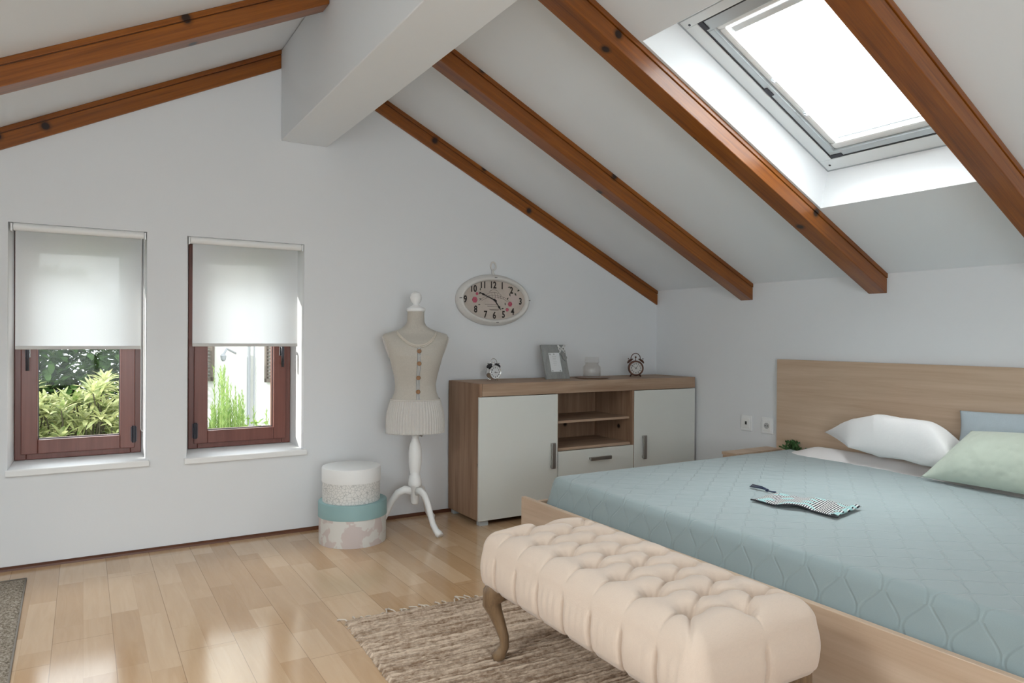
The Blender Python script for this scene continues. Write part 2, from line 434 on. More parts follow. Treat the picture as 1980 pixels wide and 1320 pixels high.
# ------------------------------------------------------------------ gable windows
def window(n, o, handle_side):
    x0, x1, z0, z1 = o[4], o[5], o[6], o[7]
    t = thing('window_%d' % n, None, None, ((x0 + x1) / 2, YF, z0)); struct(t)
    def ring(name, a0, a1, c0, c1, wd, y0, y1, bev=.004):
        b = MB(); b.box(a0, y0, c0, a0 + wd, y1, c1); b.box(a1 - wd, y0, c0, a1, y1, c1)
        b.box(a0 + wd, y0, c0, a1 - wd, y1, c0 + wd); b.box(a0 + wd, y0, c1 - wd, a1 - wd, y1, c1)
        return b.build(name, MT['mahogany'], t, bevel=bev, world=True)
    ring('frame', x0, x1, z0, z1, .05, YF - .02, YF + .07)
    s0, s1, t0, t1 = x0 + .028, x1 - .030, z0 + .030, z1 - .03
    s = ring('sash', s0, s1, t0, t1, .072, YF - .040, YF + .05)
    b = MB(); g0, g1, h0, h1 = s0 + .066, s1 - .066, t0 + .066, t1 - .066
    b.box(g0, YF + .0, h0, g1, YF + .004, h1); b.build('pane', MT['glass'], t, world=True)
    b = MB()
    for (a0, c0, a1, c1) in ((g0, h0, g0 + .010, h1), (g1 - .010, h0, g1, h1), (g0, h0, g1, h0 + .010), (g0, h1 - .010, g1, h1)):
        b.box(a0, YF - .012, c0, a1, YF - .002, c1)
    b.build('glazing_seal', MT['darkmetal'], t, world=True)
    # sill
    b = MB(); e = .008 if n == 1 else .012
    yb = YF
    b.prism([(YW - .022, o[2] - .030), (YW - .022, o[2] - .004), (YW - .019, o[2]), (YW, o[2] + .001), (YW, o[2] - .030)], 0, o[0] - e, o[1] + e + .004)
    b.build('sill', MT['white'], t, bevel=.002, world=True)
    # handle and hinges
    hx = s0 + .030 if handle_side < 0 else s1 - .030
    hn = MB(); hn.box(hx - .012, YF - .050, 1.03, hx + .012, YF - .040, 1.12); 
    hd = hn.build('handle', MT['chrome'], t, bevel=.003, world=True)
    g = MB(); g.tube([(hx, YF - .045, 1.085), (hx, YF - .075, 1.085), (hx, YF - .082, 1.075), (hx, YF - .082, .965)], [.008, .008, .009, .008], 10)
    lever = g.build('lever', MT['darkmetal'], t, smooth=True, world=True)
    qx = s1 - .006 if handle_side < 0 else s0 + .006
    for zz in (t0 + .03, t1 - .12):
        q = MB(); q.lathe([(.009, 0), (.009, .09)], 12, Matrix.Translation((qx, YF - .046, zz))); q.box(qx - .014, YF - .044, zz + .005, qx + .014, YF - .038, zz + .085)
        q.build('hinge', MT['darkmetal'], t, world=True)
    return t
window(1, OPN[0], -1); window(2, OPN[1], 1)

def roller_blind(label, x0, x1, fx0, fx1, zr, zb, chain_x):
    t = thing('roller_blind', label, 'roller blind', ((x0 + x1) / 2, 4.225, zb), 0, 'roller blinds on the gable windows')
    b = MB(); b.tube([(x0 + .010, 4.222, zr), (x1 - .010, 4.222, zr)], .019, 20); b.build('tube', MT['white'], t, auto=.6, world=True)
    def fab(u, v):
        x = fx0 + (fx1 - fx0) * u; z = zb + (zr - .012 - zb) * v
        return (x, 4.2395 + .0012 * math.sin(x * 9 + z * 3), z)
    b = MB(); b.grid(fab, 12, 20); b.build('fabric', MT['blind'], t, smooth=True, world=True)
    b = MB(); b.box(fx0, 4.234, zb - .006, fx1, 4.245, zb + .012); b.build('bottom_bar', plain('blind_bar', (.62, .61, .59), .5), t, bevel=.003, world=True)
    for xa in (x0, x1 - .008):
        b = MB(); b.box(xa, 4.205, zr - .022, xa + .008, 4.245, zr + .014); b.lathe([(.013, 0), (.013, .004)], 16, Matrix.Translation((xa + .004, 4.222, zr)) @ Matrix.Rotation(PI / 2, 4, 'Y')); b.build('bracket', MT['plastic'], t, world=True)
    if chain_x:
        b = MB(); pts = []
        zc = .66
        for k in range(28): pts.append((chain_x - .008, 4.214, zr - (zr - zc) * k / 27))
        for k in range(1, 12):
            a = PI * k / 12; pts.append((chain_x - .008 * math.cos(a), 4.214, zc - .02 * math.sin(a)))
        for k in range(28): pts.append((chain_x + .008, 4.214, zc + (zr - zc) * k / 27))
        b.tube(pts, .0018, 6); b.build('chain', MT['plastic'], t, smooth=True, world=True)
roller_blind('half lowered white roller blind on the left hand window, with bead chain', -.305, .282, -.288, .260, 1.676, 1.080, .268)
roller_blind('half lowered white roller blind on the right hand window beside the dress form', .488, 1.106, .512, 1.083, 1.671, 1.094, None)

# ------------------------------------------------------------------ skylight
SKM = Matrix.Translation(Vector(ff((FX0 + FX1) / 2, (HY0 + HY1) / 2))) @ Matrix.Rotation(SL, 4, 'Y')
win = thing('window_3', None, None, M=SKM); struct(win)
hx = (FX1 - FX0) / 2 / math.cos(SL); hy = (HY1 - HY0) / 2
def lring(name, a, c, wx0, wx1, wy, z0, z1, mat, par, bev=.003):
    b = MB(); b.box(-a, -c, z0, -a + wx0, c, z1); b.box(a - wx1, -c, z0, a, c, z1); b.box(-a + wx0, -c, z0, a - wx1, -c + wy, z1); b.box(-a + wx0, c - wy, z0, a - wx1, c, z1)
    return b.build(name, mat, par, bevel=bev)
MT['skyw'] = plain('skylight_white_lacquer', (.80, .83, .84), .4)
MT['alu'] = plain('grey_aluminium', (.52, .56, .58), .4, .3)
def lring2(name, x0, x1, y0, y1, wx0, wx1, wy, z0, z1, mat, bev=.003):
    b = MB(); b.box(x0, y0, z0, x0 + wx0, y1, z1); b.box(x1 - wx1, y0, z0, x1, y1, z1); b.box(x0 + wx0, y0, z0, x1 - wx1, y0 + wy, z1); b.box(x0 + wx0, y1 - wy, z0, x1 - wx1, y1, z1)
    return b.build(name, mat, win, bevel=bev)
lring2('frame', -hx, hx, -hy, hy, .052, .085, .072, 0, .10, MT['skyw'])
lring2('frame_joint', -hx + .001, hx - .001, -hy + .001, hy - .001, .006, .006, .006, -.003, .002, plain('grey_sealant', (.42, .45, .47), .7), 0)
lring2('frame_groove', -hx + .050, hx - .083, -hy + .070, hy - .070, .010, .010, .010, .004, .05, MT['black'], 0)
sx0, sx1, sy = -hx + .058, hx - .091, hy - .078
lring2('sash', sx0, sx1, -sy, sy, .060, .040, .036, .006, .09, MT['alu'])
lring2('glazing_bead', sx0 + .058, sx1 - .038, -sy + .034, sy - .034, .030, .045, .036, .018, .09, MT['white'], .010)
b = MB(); b.box(-hx + .1, -hy + .09, .082, hx - .1, hy - .09, .086); b.build('pane', MT['glass'], win)
for (x, y, lx, ly) in ((-hx + .075, hy - .088, .06, .026), (hx - .102, hy - .112, .020, .06), (-.04, hy - .086, .055, .022)):
    b = MB(); b.box(x - lx / 2, y - ly / 2, .001, x + lx / 2, y + ly / 2, .012); b.build('corner_cap', MT['darkmetal'], win, bevel=.002)
for x in (-hx + .040, hx - .045):
    b = MB(); b.lathe([(.006, -.002), (.006, .001)], 12, Matrix.Translation((x, hy - .040, 0))); b.build('screw', MT['darkmetal'], win)
sb = thing('skylight_blind', 'white sheer blind pulled down under the roof window glass', 'blind', M=SKM)
bx0, bx1, by = -hx + .20, hx - .158, hy - .192
b = MB()
def sbf(u, v):
    x = bx0 + (bx1 - bx0) * u; y = -by + 2 * by * v
    return (x + (.02 * max(0, 1 - abs(v - .80) / .12) if u == 0 else 0), y, .052 + .002 * math.sin(x * 8))
b.grid(sbf, 16, 12); b.build('fabric', MT['skyblind'], sb, smooth=True)
b = MB(); b.tube([(bx1 + .004, -by - .045, .046), (bx1 + .004, by + .045, .046)], .007, 10); b.tube([(bx1 - .022, -by - .04, .046), (bx1 - .022, by + .04, .046)], .004, 8); b.build('bottom_bar', MT['alu'], sb, smooth=True)
b = MB(); b.box(bx1 - .004, -.035, .030, bx1 + .032, .005, .044); b.build('pull_tab', MT['skyw'], sb, bevel=.004)
for x in (-.10, .16):
    b = MB(); b.box(x, hy - .150, .010, x + .022, hy - .136, .020); b.tube([(x + .01, hy - .142, .016), (x + .012, hy - .152, .000), (x - .006, hy - .152, -.004)], .003, 6); b.build('guide_hook', MT['alu'], sb)
b = MB(); b.box(bx0 - .03, -by - .04, .040, bx0 + .004, by + .04, .075); b.build('head_box', MT['skyw'], sb, bevel=.004)

# plain glazed windows out of view: rear wall, and the added left roof opening
def plain_window(n, a, c, M):
    t = thing('window_%d' % n, None, None, M=M); struct(t)
    b = MB(); f = .06
    for q in ((-a, -c, -a + f, c), (a - f, -c, a, c), (-a + f, -c, a - f, -c + f), (-a + f, c - f, a - f, c), (-.03, -c + f, .03, c - f)): b.box(q[0], q[1], -.03, q[2], q[3], .03)
    b.build('frame', MT['white'], t, bevel=.003)
    for s_ in (-1, 1):
        x0, x1 = (-a + f, -.03) if s_ < 0 else (.03, a - f)
        b = MB(); b.box(x0, -c + f, -.002, x1, c - f, .002); b.build('pane', MT['glass'], t)
plain_window(4, (RW[1] - RW[0]) / 2, (RW[3] - RW[2]) / 2, Matrix.Translation(((RW[0] + RW[1]) / 2, YB, (RW[2] + RW[3]) / 2)) @ Matrix.Rotation(PI / 2, 4, 'X'))
plain_window(5, (LX1 - LX0) / 2 * math.hypot(1, .5), (LY1 - LY0) / 2, Matrix.Translation(((LX0 + LX1) / 2, (LY0 + LY1) / 2, ceilL((LX0 + LX1) / 2))) @ Matrix.Rotation(-math.atan(.5), 4, 'Y'))  # glazing for the added roof opening, unseen from the camera

# ------------------------------------------------------------------ wall clock
def ellring(mb, A, Bv, prof, n=72, M=None):
    # prof: (offset, height) ; ellipse radii A+off, B+off
    vs = []; fs = []
    for off, h in prof:
        for i in range(n):
            a = 2 * PI * i / n; p = Vector(((A + off) * math.cos(a), -h, (Bv + off) * math.sin(a))); vs.append(M @ p if M else p)
    P = len(prof)
    for k in range(P - 1):
        for i in range(n):
            j = (i + 1) % n; fs.append((k * n + i, k * n + j, (k + 1) * n + j, (k + 1) * n + i))
    mb.add(vs, fs)
ck = thing('wall_clock', 'white oval vintage wall clock with roses on its face, hung on the gable wall', 'clock', (2.385, YW - .001, 1.402))
MT['ckwhite'] = plain('distressed_white_enamel', (.72, .70, .67), .5, bump=.1, bscale=40, var=.06)
b = MB(); ellring(b, .283, .172, [(-.03, 0), (0, 0), (.003, .016), (-.003, .034), (-.010, .042), (-.017, .057), (-.026, .062), (-.034, .057), (-.040, .044), (-.042, .034)]); b.build('rim', MT['ckwhite'], ck, smooth=True)
b = MB(); ellring(b, .0, .0, [(0, .0)]); b = MB()
n = 72; vs = [(0, -.033, 0)] + [(.242 * math.cos(2 * PI * i / n), -.033, .131 * math.sin(2 * PI * i / n)) for i in range(n)]
b.add(vs, [(0, 1 + i, 1 + (i + 1) % n) for i in range(n)])
tt = NT('aged_paper_dial'); vv = tt.coord(); nz = tt.noise(vv, 9, 4)
tt.set(color=tt.ramp(nz.outputs[0], [(.35, (.50, .43, .38)), (.55, (.57, .50, .44)), (.7, (.60, .50, .47))]), rough=.6)
b.build('dial', tt.m, ck)
MT['ink'] = plain('black_ink', (.02, .014, .012), .6); MT['grey_ink'] = plain('faded_print', (.24, .20, .18), .7)
RX = Matrix.Rotation(PI / 2, 4, 'X')
cxz = [(12, 790, 535), (1, 932, 540), (2, 1080, 612), (3, 1225, 800), (4, 1100, 985), (5, 955, 1040), (6, 812, 1060), (7, 675, 1045), (8, 525, 960), (9, 370, 795), (10, 490, 610), (11, 635, 540)]
for nmb, px, py in cxz:
    b = MB(); X = (px - 815) / 482 * .242; Z = -(py - 790) / 335 * .131
    text_verts(b, str(nmb), .064, Matrix.Translation((X, -.0345, Z)) @ RX, .0004, .0018, .80)
    b.build('numeral', MT['ink'], ck)
def dialp(px, py, y=-.0345): return Vector(((px - 815) / 482 * .242, y, -(py - 790) / 335 * .131))
def hand(name, p, q, w, y):
    a = dialp(*p, y); c = dialp(*q, y); d = (c - a).normalized(); s_ = Vector((-d.z, 0, d.x)); L = (c - a).length
    prof = [(-.12, .4), (0, .9), (.12, .5), (.55, .35), (.72, .9), (.80, .45), (1, .02)]
    vs = []; 
    for k, ww in prof: vs += [a + d * L * k + s_ * w * ww, a + d * L * k - s_ * w * ww]
    vs2 = [q_ + Vector((0, -.001, 0)) for q_ in vs]; nn = len(prof)
    fs = []
    for k in range(nn - 1): fs += [(2 * k, 2 * k + 1, 2 * k + 3, 2 * k + 2), (2 * nn + 2 * k, 2 * nn + 2 * k + 2, 2 * nn + 2 * k + 3, 2 * nn + 2 * k + 1)]
    b = MB(); b.add(vs + vs2, fs); b.lathe([(.006, 0), (.006, .004)], 12, Matrix.Translation(a) @ RX); b.build(name, MT['ink'], ck)
hand('minute_hand', (815, 792), (560, 655), .008, -.038); hand('hour_hand', (815, 792), (915, 965), .009, -.036)
# printed scrolls and roses of the dial
b = MB()
for (r1, r2, a0, a1, cx, cz) in ((.125, .062, 20, 160, 0, -.030), (.112, .050, 25, 155, 0, -.030), (.070, .040, 30, 150, -.005, .012), (.04, .03, 20, 160, -.005, .040)):
    pts = [(cx + r1 * math.cos(math.radians(a0 + (a1 - a0) * k / 24)), -.0342, cz + r2 * math.sin(math.radians(a0 + (a1 - a0) * k / 24))) for k in range(25)]
    b.tube(pts, .0011, 5)
for k in range(-3, 4): b.tube([(.022 * k, -.0342, .024 + .010 * (3 - abs(k))), (.022 * k + .006, -.0342, .012)], .0013, 5)
for (x0, x1, z) in ((-.075, .02, -.030), (-.055, .045, -.042), (-.040, .038, -.064), (-.03, .03, -.068)): b.tube([(x0, -.0342, z), (x1, -.0342, z)], .0014, 5)
b.build('printed_scrolls', MT['grey_ink'], ck)
MT['rose'] = plain('rose_print', (.48, .10, .15), .7, var=.7, bscale=110); MT['leafp'] = plain('leaf_print', (.06, .07, .05), .7)
for (px, py, r) in ((512, 795, .020), (1060, 850, .017), (545, 690, .010), (1015, 950, .012)):
    c = dialp(px, py, -.0336); b = MB()
    for k in range(6):
        a = k * PI / 3; b.lathe([(r * .55, 0), (r * .5, .0012), (0, .0016)], 10, Matrix.Translation(c + Vector((r * .5 * math.cos(a), 0, r * .5 * math.sin(a)))) @ RX)
    b.build('printed_rose', MT['rose'], ck)
b = MB()
for (px, py, a, l) in ((570, 700, 40, .026), (590, 640, 80, .022), (575, 770, -20, .022), (1010, 780, 60, .022), (1060, 720, 100, .026), (965, 920, 200, .026), (985, 880, 100, .022), (1130, 640, -60, .03), (1170, 620, 30, .03), (1020, 560, 10, .024), (560, 880, 10, .02)):
    c = dialp(px, py, -.0338); d = Vector((math.cos(math.radians(a)), 0, math.sin(math.radians(a)))); s_ = Vector((-d.z, 0, d.x))
    b.add([c, c + d * l * .5 + s_ * l * .22, c + d * l, c + d * l * .5 - s_ * l * .22], [(0, 1, 2, 3)])
b.build('printed_leaves', MT['leafp'], ck)
b = MB(); pts = [(.0 + .020 * math.cos(a), -.014, .232 + .026 * math.sin(a)) for a in [2 * PI * k / 20 for k in range(20)]]; b.tube(pts, .0055, 8, closed=True)
b.tube([(-.004, -.014, .208), (-.006, -.016, .19), (-.002, -.02, .168)], [.006, .009, .011], 8); b.build('hanging_loop', MT['ckwhite'], ck, smooth=True)
for a in (91, 272, 178, 2):
    b = MB(); p = Vector((.262 * math.cos(math.radians(a)), -.044, .151 * math.sin(math.radians(a)))); b.box(p.x - .010, p.y - .016, p.z - .002, p.x + .010, p.y + .004, p.z + .002); b.build('paint_chip', MT['ink'], ck)

# ------------------------------------------------------------------ sideboard
S = thing('sideboard', 'oak effect sideboard with off-white doors under the oval wall clock', 'sideboard', (2.95, 3.97, 0))
X0, X1, YFd, YBk, ZT = 2.05, 3.857, 3.755, 4.178, .867
yc = YFd + .018
def bx(name, a, mat, par=S, bev=.0015): b = MB(); b.box(*a); return b.build(name, mat, par, bevel=bev, world=True)
bx('top_panel', (X0 + .019, YFd, ZT - .078, X1 - .0, YBk, ZT), MT['oakx'])
bx('side_panel', (X0, YFd + .001, .030, X0 + .018, YBk, ZT - .001), MT['oak']); bx('side_panel', (X1 - .02, yc, .030, X1 - .002, YBk, ZT - .08), MT['oak'])
bx('divider', (2.625, yc, .048, 2.643, YBk, ZT - .079), MT['oak']); bx('divider', (3.255, yc - .016, .048, 3.273, YBk, ZT - .079), MT['oak'])
bx('bottom_panel', (X0 + .019, yc, .030, X1 - .021, YBk, .047), MT['oakx'])
bx('back_panel', (X0 + .019, YBk - .006, .048, X1 - .021, YBk - .001, ZT - .079), MT['oak'])
bx('shelf', (2.644, YFd + .03, .590, 3.254, YBk - .007, .606), MT['oakx']); bx('compartment_floor', (2.644, yc, .412, 3.254, YBk - .007, .430), MT['oakx'])
def handle(par, horiz, x, z, L):
    b = MB()
    if horiz:
        b.box(x - L / 2, YFd - .030, z - .012, x + L / 2, YFd - .018, z + .012)
        for q in (-L / 2 + .012, L / 2 - .012): b.box(x + q - .008, YFd - .019, z - .008, x + q + .008, YFd + .0, z + .008)
    else:
        b.box(x - .014, YFd - .030, z - L / 2, x + .014, YFd - .018, z + L / 2)
        for q in (-L / 2 + .012, L / 2 - .012): b.box(x - .009, YFd - .019, z + q - .008, x + .009, YFd + .0, z + q + .008)
    b.build('handle', MT['steel'], par, bevel=.002, world=True)
d = bx('door', (X0 - .002, YFd, .032, 2.627, yc - .001, .785), MT['door'], bev=.002); handle(d, 0, 2.580, .392, .165)
d = bx('door', (3.275, YFd, .032, X1 + .001, yc - .001, .785), MT['door'], bev=.002); handle(d, 0, 3.354, .390, .165)
d = bx('drawer', (2.632, YFd, .222, 3.268, yc - .001, .410), MT['door'], bev=.002); handle(d, 1, 2.966, .347, .176)
d = bx('drawer', (2.632, YFd, .032, 3.268, yc - .001, .218), MT['door'], bev=.002); handle(d, 1, 2.966, .155, .176)
for x in (X0 + .012, X1 - .075):
    for y in (YFd + .012, YBk - .06): bx('foot', (x, y, 0, x + .06, y + .04, .030), MT['alu'])

# ------------------------------------------------------------------ things on the sideboard
def alarm_clock(name, label, loc, yaw, R, body, bellm, handle_m, facem, leg_h, times, fr=.88):
    t = thing(name, label, 'clock', loc, yaw, 'alarm clocks on the sideboard')       # faces local -Y
    zc = R + leg_h
    F = Matrix.Translation((0, 0, zc)) @ RX        # local z -> -Y
    b = MB(); b.lathe([(R * .80, -R * .62), (R * .98, -R * .5), (R, -R * .1), (R, R * .45), (R * .97, R * .52), (R * (fr + .03), R * .54), (R * fr, R * .46)], 36, F, cap=False)
    b.lathe([(0, -R * .62), (R * .80, -R * .62)], 36, F, cap=False); b.build('case', body, t, smooth=True)
    b = MB(); b.lathe([(0, R * .455), (R * fr, R * .455)], 36, F, cap=False); b.build('face', facem, t)
    for k in range(1, 13):
        b = MB(); a = PI / 2 - k * PI / 6
        text_verts(b, str(k), R * .27, Matrix.Translation((R * .76 * fr * math.cos(a), -R * .462, zc + R * .76 * fr * math.sin(a))) @ RX, .0001, .0006)
        b.build('numeral', MT['ink'], t)
    for nm, ang, L, wd in times:
        a = PI / 2 - math.radians(ang); d = Vector((math.cos(a), 0, math.sin(a))); s_ = Vector((-d.z, 0, d.x)) * wd
        p = Vector((0, -R * .475, zc)); b = MB(); b.add([p - d * R * .15 + s_, p - d * R * .15 - s_, p + d * L - s_ * .4, p + d * L + s_ * .4], [(0, 1, 2, 3)]); b.build(nm, MT['ink'], t)
    for s in (-1, 1):
        a = math.radians(90 - s * 38); c = Vector((R * 1.12 * math.cos(a), 0, zc + R * 1.12 * math.sin(a)))
        M = Matrix.Translation(c) @ Vector((math.cos(a), 0, math.sin(a))).to_track_quat('Z', 'Y').to_matrix().to_4x4()
        b = MB(); b.lathe([(R * .48, 0), (R * .47, R * .07), (R * .38, R * .18), (R * .18, R * .26), (0, R * .28)], 24, M); b.lathe([(R * .07, R * .36), (R * .09, R * .44), (0, R * .50)], 12, M)
        b.build('bell', bellm, t, smooth=True)
        b = MB(); b.tube([(s * R * .50, 0, zc - R * .78), (s * R * .72, -R * .05, .0)], [R * .09, R * .05], 10); b.tube([(s * R * .5, R * .3, zc - R * .78), (s * R * .7, R * .45, .0)], [R * .08, R * .05], 10); b.build('foot', body, t, smooth=True)
    b = MB(); b.tube([(R * .62 * math.cos(q) * 1.0, 0, zc + R * 1.18 + R * .75 * math.sin(q)) for q in [PI * k / 16 for k in range(17)]], R * .055, 8); b.build('carrying_handle', handle_m, t, smooth=True)
    b = MB(); b.tube([(0, 0, zc + R * .95), (0, 0, zc + R * 1.42)], R * .05, 8); b.lathe([(0, -R * .13), (R * .12, -R * .08), (R * .12, R * .08), (0, R * .13)], 12, Matrix.Translation((0, 0, zc + R * 1.42)) @ Matrix.Rotation(PI / 2, 4, 'Y')); b.build('hammer', handle_m, t, smooth=True)
    return t
MT['bronze'] = plain('dark_bronze', (.10, .045, .030), .35, .7); MT['dialw'] = plain('clock_dial_white', (.72, .73, .74), .4)
MT['silver'] = plain('polished_silver', (.80, .80, .79), .18, 1)
alarm_clock('alarm_clock', 'small silver twin bell alarm clock at the left end of the sideboard', (2.285, 4.0, ZT), math.radians(6), .046, MT['silver'], MT['black'], MT['silver'], MT['dialw'], .010, (('hour_hand', 93, .022, .0020), ('minute_hand', 150, .012, .0012)))
alarm_clock('alarm_clock', 'dark bronze twin bell alarm clock at the right end of the sideboard', (3.47, 3.97, ZT), math.radians(-34), .056, MT['bronze'], MT['bronze'], MT['bronze'], plain('aged_dial', (.55, .54, .52), .5), .008, (('hour_hand', 35, .026, .0022), ('minute_hand', 306, .036, .0018)), .78)

yaw = math.radians(2); lean = math.radians(17)
pf = thing('photo_frame', 'grey wooden picture frame with bow and hearts, leaning back on the sideboard', 'picture frame', (2.785, 3.975, ZT), yaw)
LM = Matrix.Rotation(-lean, 4, 'X'); fw, fh = .20, .245
b = MB()
for (x0, z0, x1, z1) in ((-fw / 2, 0, -fw / 2 + .052, fh), (fw / 2 - .052, 0, fw / 2, fh), (-fw / 2 + .052, 0, fw / 2 - .052, .052), (-fw / 2 + .052, fh - .056, fw / 2 - .052, fh)): b.box(x0, 0, z0, x1, .016, z1, LM)
b.build('moulding', wood('grey_washed_wood', (.24, .25, .245), (.36, .37, .36), 2, 1.5, .7, .2), pf, bevel=.002)
b = MB(); b.box(-fw / 2 + .046, .006, .046, fw / 2 - .046, .012, fh - .05, LM); b.build('card', plain('white_card', (.80, .82, .83), .7), pf)
MT['soft_ink'] = plain('soft_grey_print', (.42, .43, .43), .7)
for k in range(6): b = MB(); b.box(-.018 + .004 * (k % 2), .0050, .160 - .012 * k, .016 - .004 * (k % 3), .0056, .1615 - .012 * k, LM); b.build('printed_line', MT['soft_ink'], pf)
for (x, z) in ((-.033, .178), (.0, .178), (.033, .06), (-.033, .06)): b = MB(); b.lathe([(.006, 0), (.0, .001)], 6, LM @ Matrix.Translation((x, .0055, z)) @ RX); b.build('printed_motif', MT['soft_ink'], pf)
b = MB(); b.tube([(-.02, .02, .15), (-.02, .07, -.0)], .006, 6); b = MB(); b.box(-.03, .0, .0, .03, .005, .15, Matrix.Translation((0, .105, 0)) @ Matrix.Rotation(.33, 4, 'X')); b.build('easel_back', MT['black'], pf)
def heart(b, c, s, M):
    pts = []
    for k in range(24):
        a = 2 * PI * k / 24; pts.append((c[0] + s * 16 * math.sin(a) ** 3 / 17, c[2] + s * (13 * math.cos(a) - 5 * math.cos(2 * a) - 2 * math.cos(3 * a) - math.cos(4 * a)) / 17))
    vs = [M @ Vector((p[0], c[1] - .004, p[1])) for p in pts] + [M @ Vector((p[0], c[1], p[1])) for p in pts]
    b.add(vs, [tuple(range(24)), tuple(range(47, 23, -1))] + [(i, (i + 1) % 24, 24 + (i + 1) % 24, 24 + i) for i in range(24)])
MT['hearts'] = plain('grey_felt', (.30, .30, .29), .9)
for c in ((.068, -.003, .175), (.078, -.006, .145)):
    b = MB(); heart(b, c, .022, LM); b.build('heart_charm', MT['hearts'], pf)
b = MB()
for s in (-1, 1):
    b.tube([LM @ Vector((.066 + s * .026 * math.sin(q), -.004 - .004 * math.sin(q), .215 + s * .0 + .012 * math.sin(2 * q))) for q in [PI * k / 10 for k in range(11)]], [.004] * 11, 8)
    b.tube([LM @ Vector((.066, -.004, .215)), LM @ Vector((.066 + s * .022, -.005, .185))], [.005, .004], 8)
    b.tube([LM @ Vector((.066, -.004, .215)), LM @ Vector((.066 + s * .030, -.006, .238))], [.004, .008], 8)
b.build('ribbon_bow', plain('white_ribbon', (.70, .70, .69), .6), pf, smooth=True)

plate = MB(); plate.lathe([(0, .003), (.10, .003), (.122, .009), (.126, .009), (.105, 0), (0, 0)], 48)
o = plate.build('plate', plain('copper_brown_plate', (.26, .15, .10), .4), None, smooth=True); o.location = (3.055, 3.955, ZT); tag(o, 'flat round brown plate under the glass jar on the sideboard', 'plate')
jar = thing('glass_jar', 'ribbed clear glass jar with lid on a brown plate on the sideboard', 'jar', (3.055, 3.955, ZT + .0035))
def ribbed(prof, nn=96, amp=.0012):
    b = MB(); vs = []; fs = []
    for r, z, k in prof:
        for i in range(nn):
            a = 2 * PI * i / nn; rr = r + (amp * math.cos(24 * a) if k else 0); vs.append((rr * math.cos(a), rr * math.sin(a), z))
    for k in range(len(prof) - 1):
        for i in range(nn): j = (i + 1) % nn; fs.append((k * nn + i, k * nn + j, (k + 1) * nn + j, (k + 1) * nn + i))
    b.add(vs, fs); return b
b = ribbed([(.001, .001, 0), (.055, .001, 0), (.0605, .006, 0), (.0615, .012, 1), (.0615, .072, 1), (.060, .080, 0), (.050, .088, 0), (.047, .094, 0), (.047, .106, 0), (.044, .106, 0), (.044, .092, 0), (.056, .079, 0), (.058, .012, 0), (.001, .008, 0)])
b.build('body', MT['jarglass'], jar, smooth=True)
b = MB(); b.lathe([(.001, .107), (.050, .107), (.052, .110), (.052, .116), (.049, .120), (.048, .134), (.049, .140), (.044, .145), (.001, .145)], 48); b.build('lid', MT['jarglass'], jar, smooth=True)

# ------------------------------------------------------------------ wall sockets
def socket(name, label, y, kind):
    t = thing(name, label, 'socket', (XR - .001, y, .576), 0, 'wall sockets beside the headboard')
    b = MB(); b.box(-.010, -.048, -.054, 0, .048, .054); b.build('plate', MT['plastic'], t, bevel=.006)
    b = MB(); b.box(-.013, -.030, -.034, -.009, .030, .034); b.build('insert', MT['white'], t, bevel=.004)
    b = MB()
    if kind: b.box(-.0145, -.007, -.010, -.0125, .007, .012)
    else:
        b.lathe([(.020, 0), (.020, .003)], 28, Matrix.Translation((-.012, 0, 0)) @ Matrix.Rotation(-PI / 2, 4, 'Y'))
        o = b.build('well', plain('socket_well', (.45, .45, .45), .5), t); b = MB()
        for q in (-.009, .009): b.lathe([(.0035, 0), (.0035, .002)], 10, Matrix.Translation((-.0142, q, 0)) @ Matrix.Rotation(-PI / 2, 4, 'Y'))
    b.build('contact', MT['black'], t)
socket('wall_socket', 'white aerial socket with one dark square hole, the one further from the headboard', 3.298, 1)
socket('wall_socket', 'white two pin power socket on the wall right beside the headboard', 3.127, 0)

# ------------------------------------------------------------------ hat boxes
def hatbox(label, loc, R, H, lidH, bodym, lidm):
    t = thing('hat_box', label, 'box', loc, 0, 'stacked round hat boxes')
    b = MB(); b.lathe([(0, 0), (R - .005, 0), (R - .004, .003), (R - .004, H - .004)], 64, cap=False); b.build('box_body', bodym, t, auto=.7)
    b = MB(); b.lathe([(R - .0035, H - lidH), (R, H - lidH), (R, H - .006), (R - .002, H - .001), (R - .006, H), (0, H)], 64, cap=False); b.build('lid', lidm, t, auto=.7)
tt = NT('crackle_print'); v = tt.coord(); vo = tt.n('TexVoronoi', {'Vector': v, 'Scale': 58.0}, feature='DISTANCE_TO_EDGE')
tt.set(color=tt.ramp(vo.outputs[0], [(.02, (.47, .48, .47)), (.07, (.74, .735, .715))]), rough=.6); crack = tt.m
tt = NT('blotched_pink_print'); v = tt.coord(); nz = tt.noise(v, 11, 3, .55, .4)
tt.set(color=tt.ramp(nz.outputs[0], [(.49, (.60, .525, .505)), (.53, (.69, .68, .65))]), rough=.65); blotch = tt.m
HB = (1.306, 3.882)
hatbox('large round hat box with teal lid and pink blotched sides, standing on the floor', (HB[0], HB[1], 0), .190, .232, .083, blotch, plain('teal_lid', (.265, .415, .42), .55))
hatbox('smaller white round hat box with crackle pattern, on top of the teal lidded one', (HB[0] - .012, HB[1] - .01, .2325), .163, .190, .078, crack, plain('white_lid', (.80, .80, .79), .5))

# ------------------------------------------------------------------ dress form
DF = Vector((1.70, 3.915, 0)); fy = math.radians(14)
df = thing('dress_form', 'linen dress form with brown buttons on a white tripod stand', 'dress form', DF, -fy)
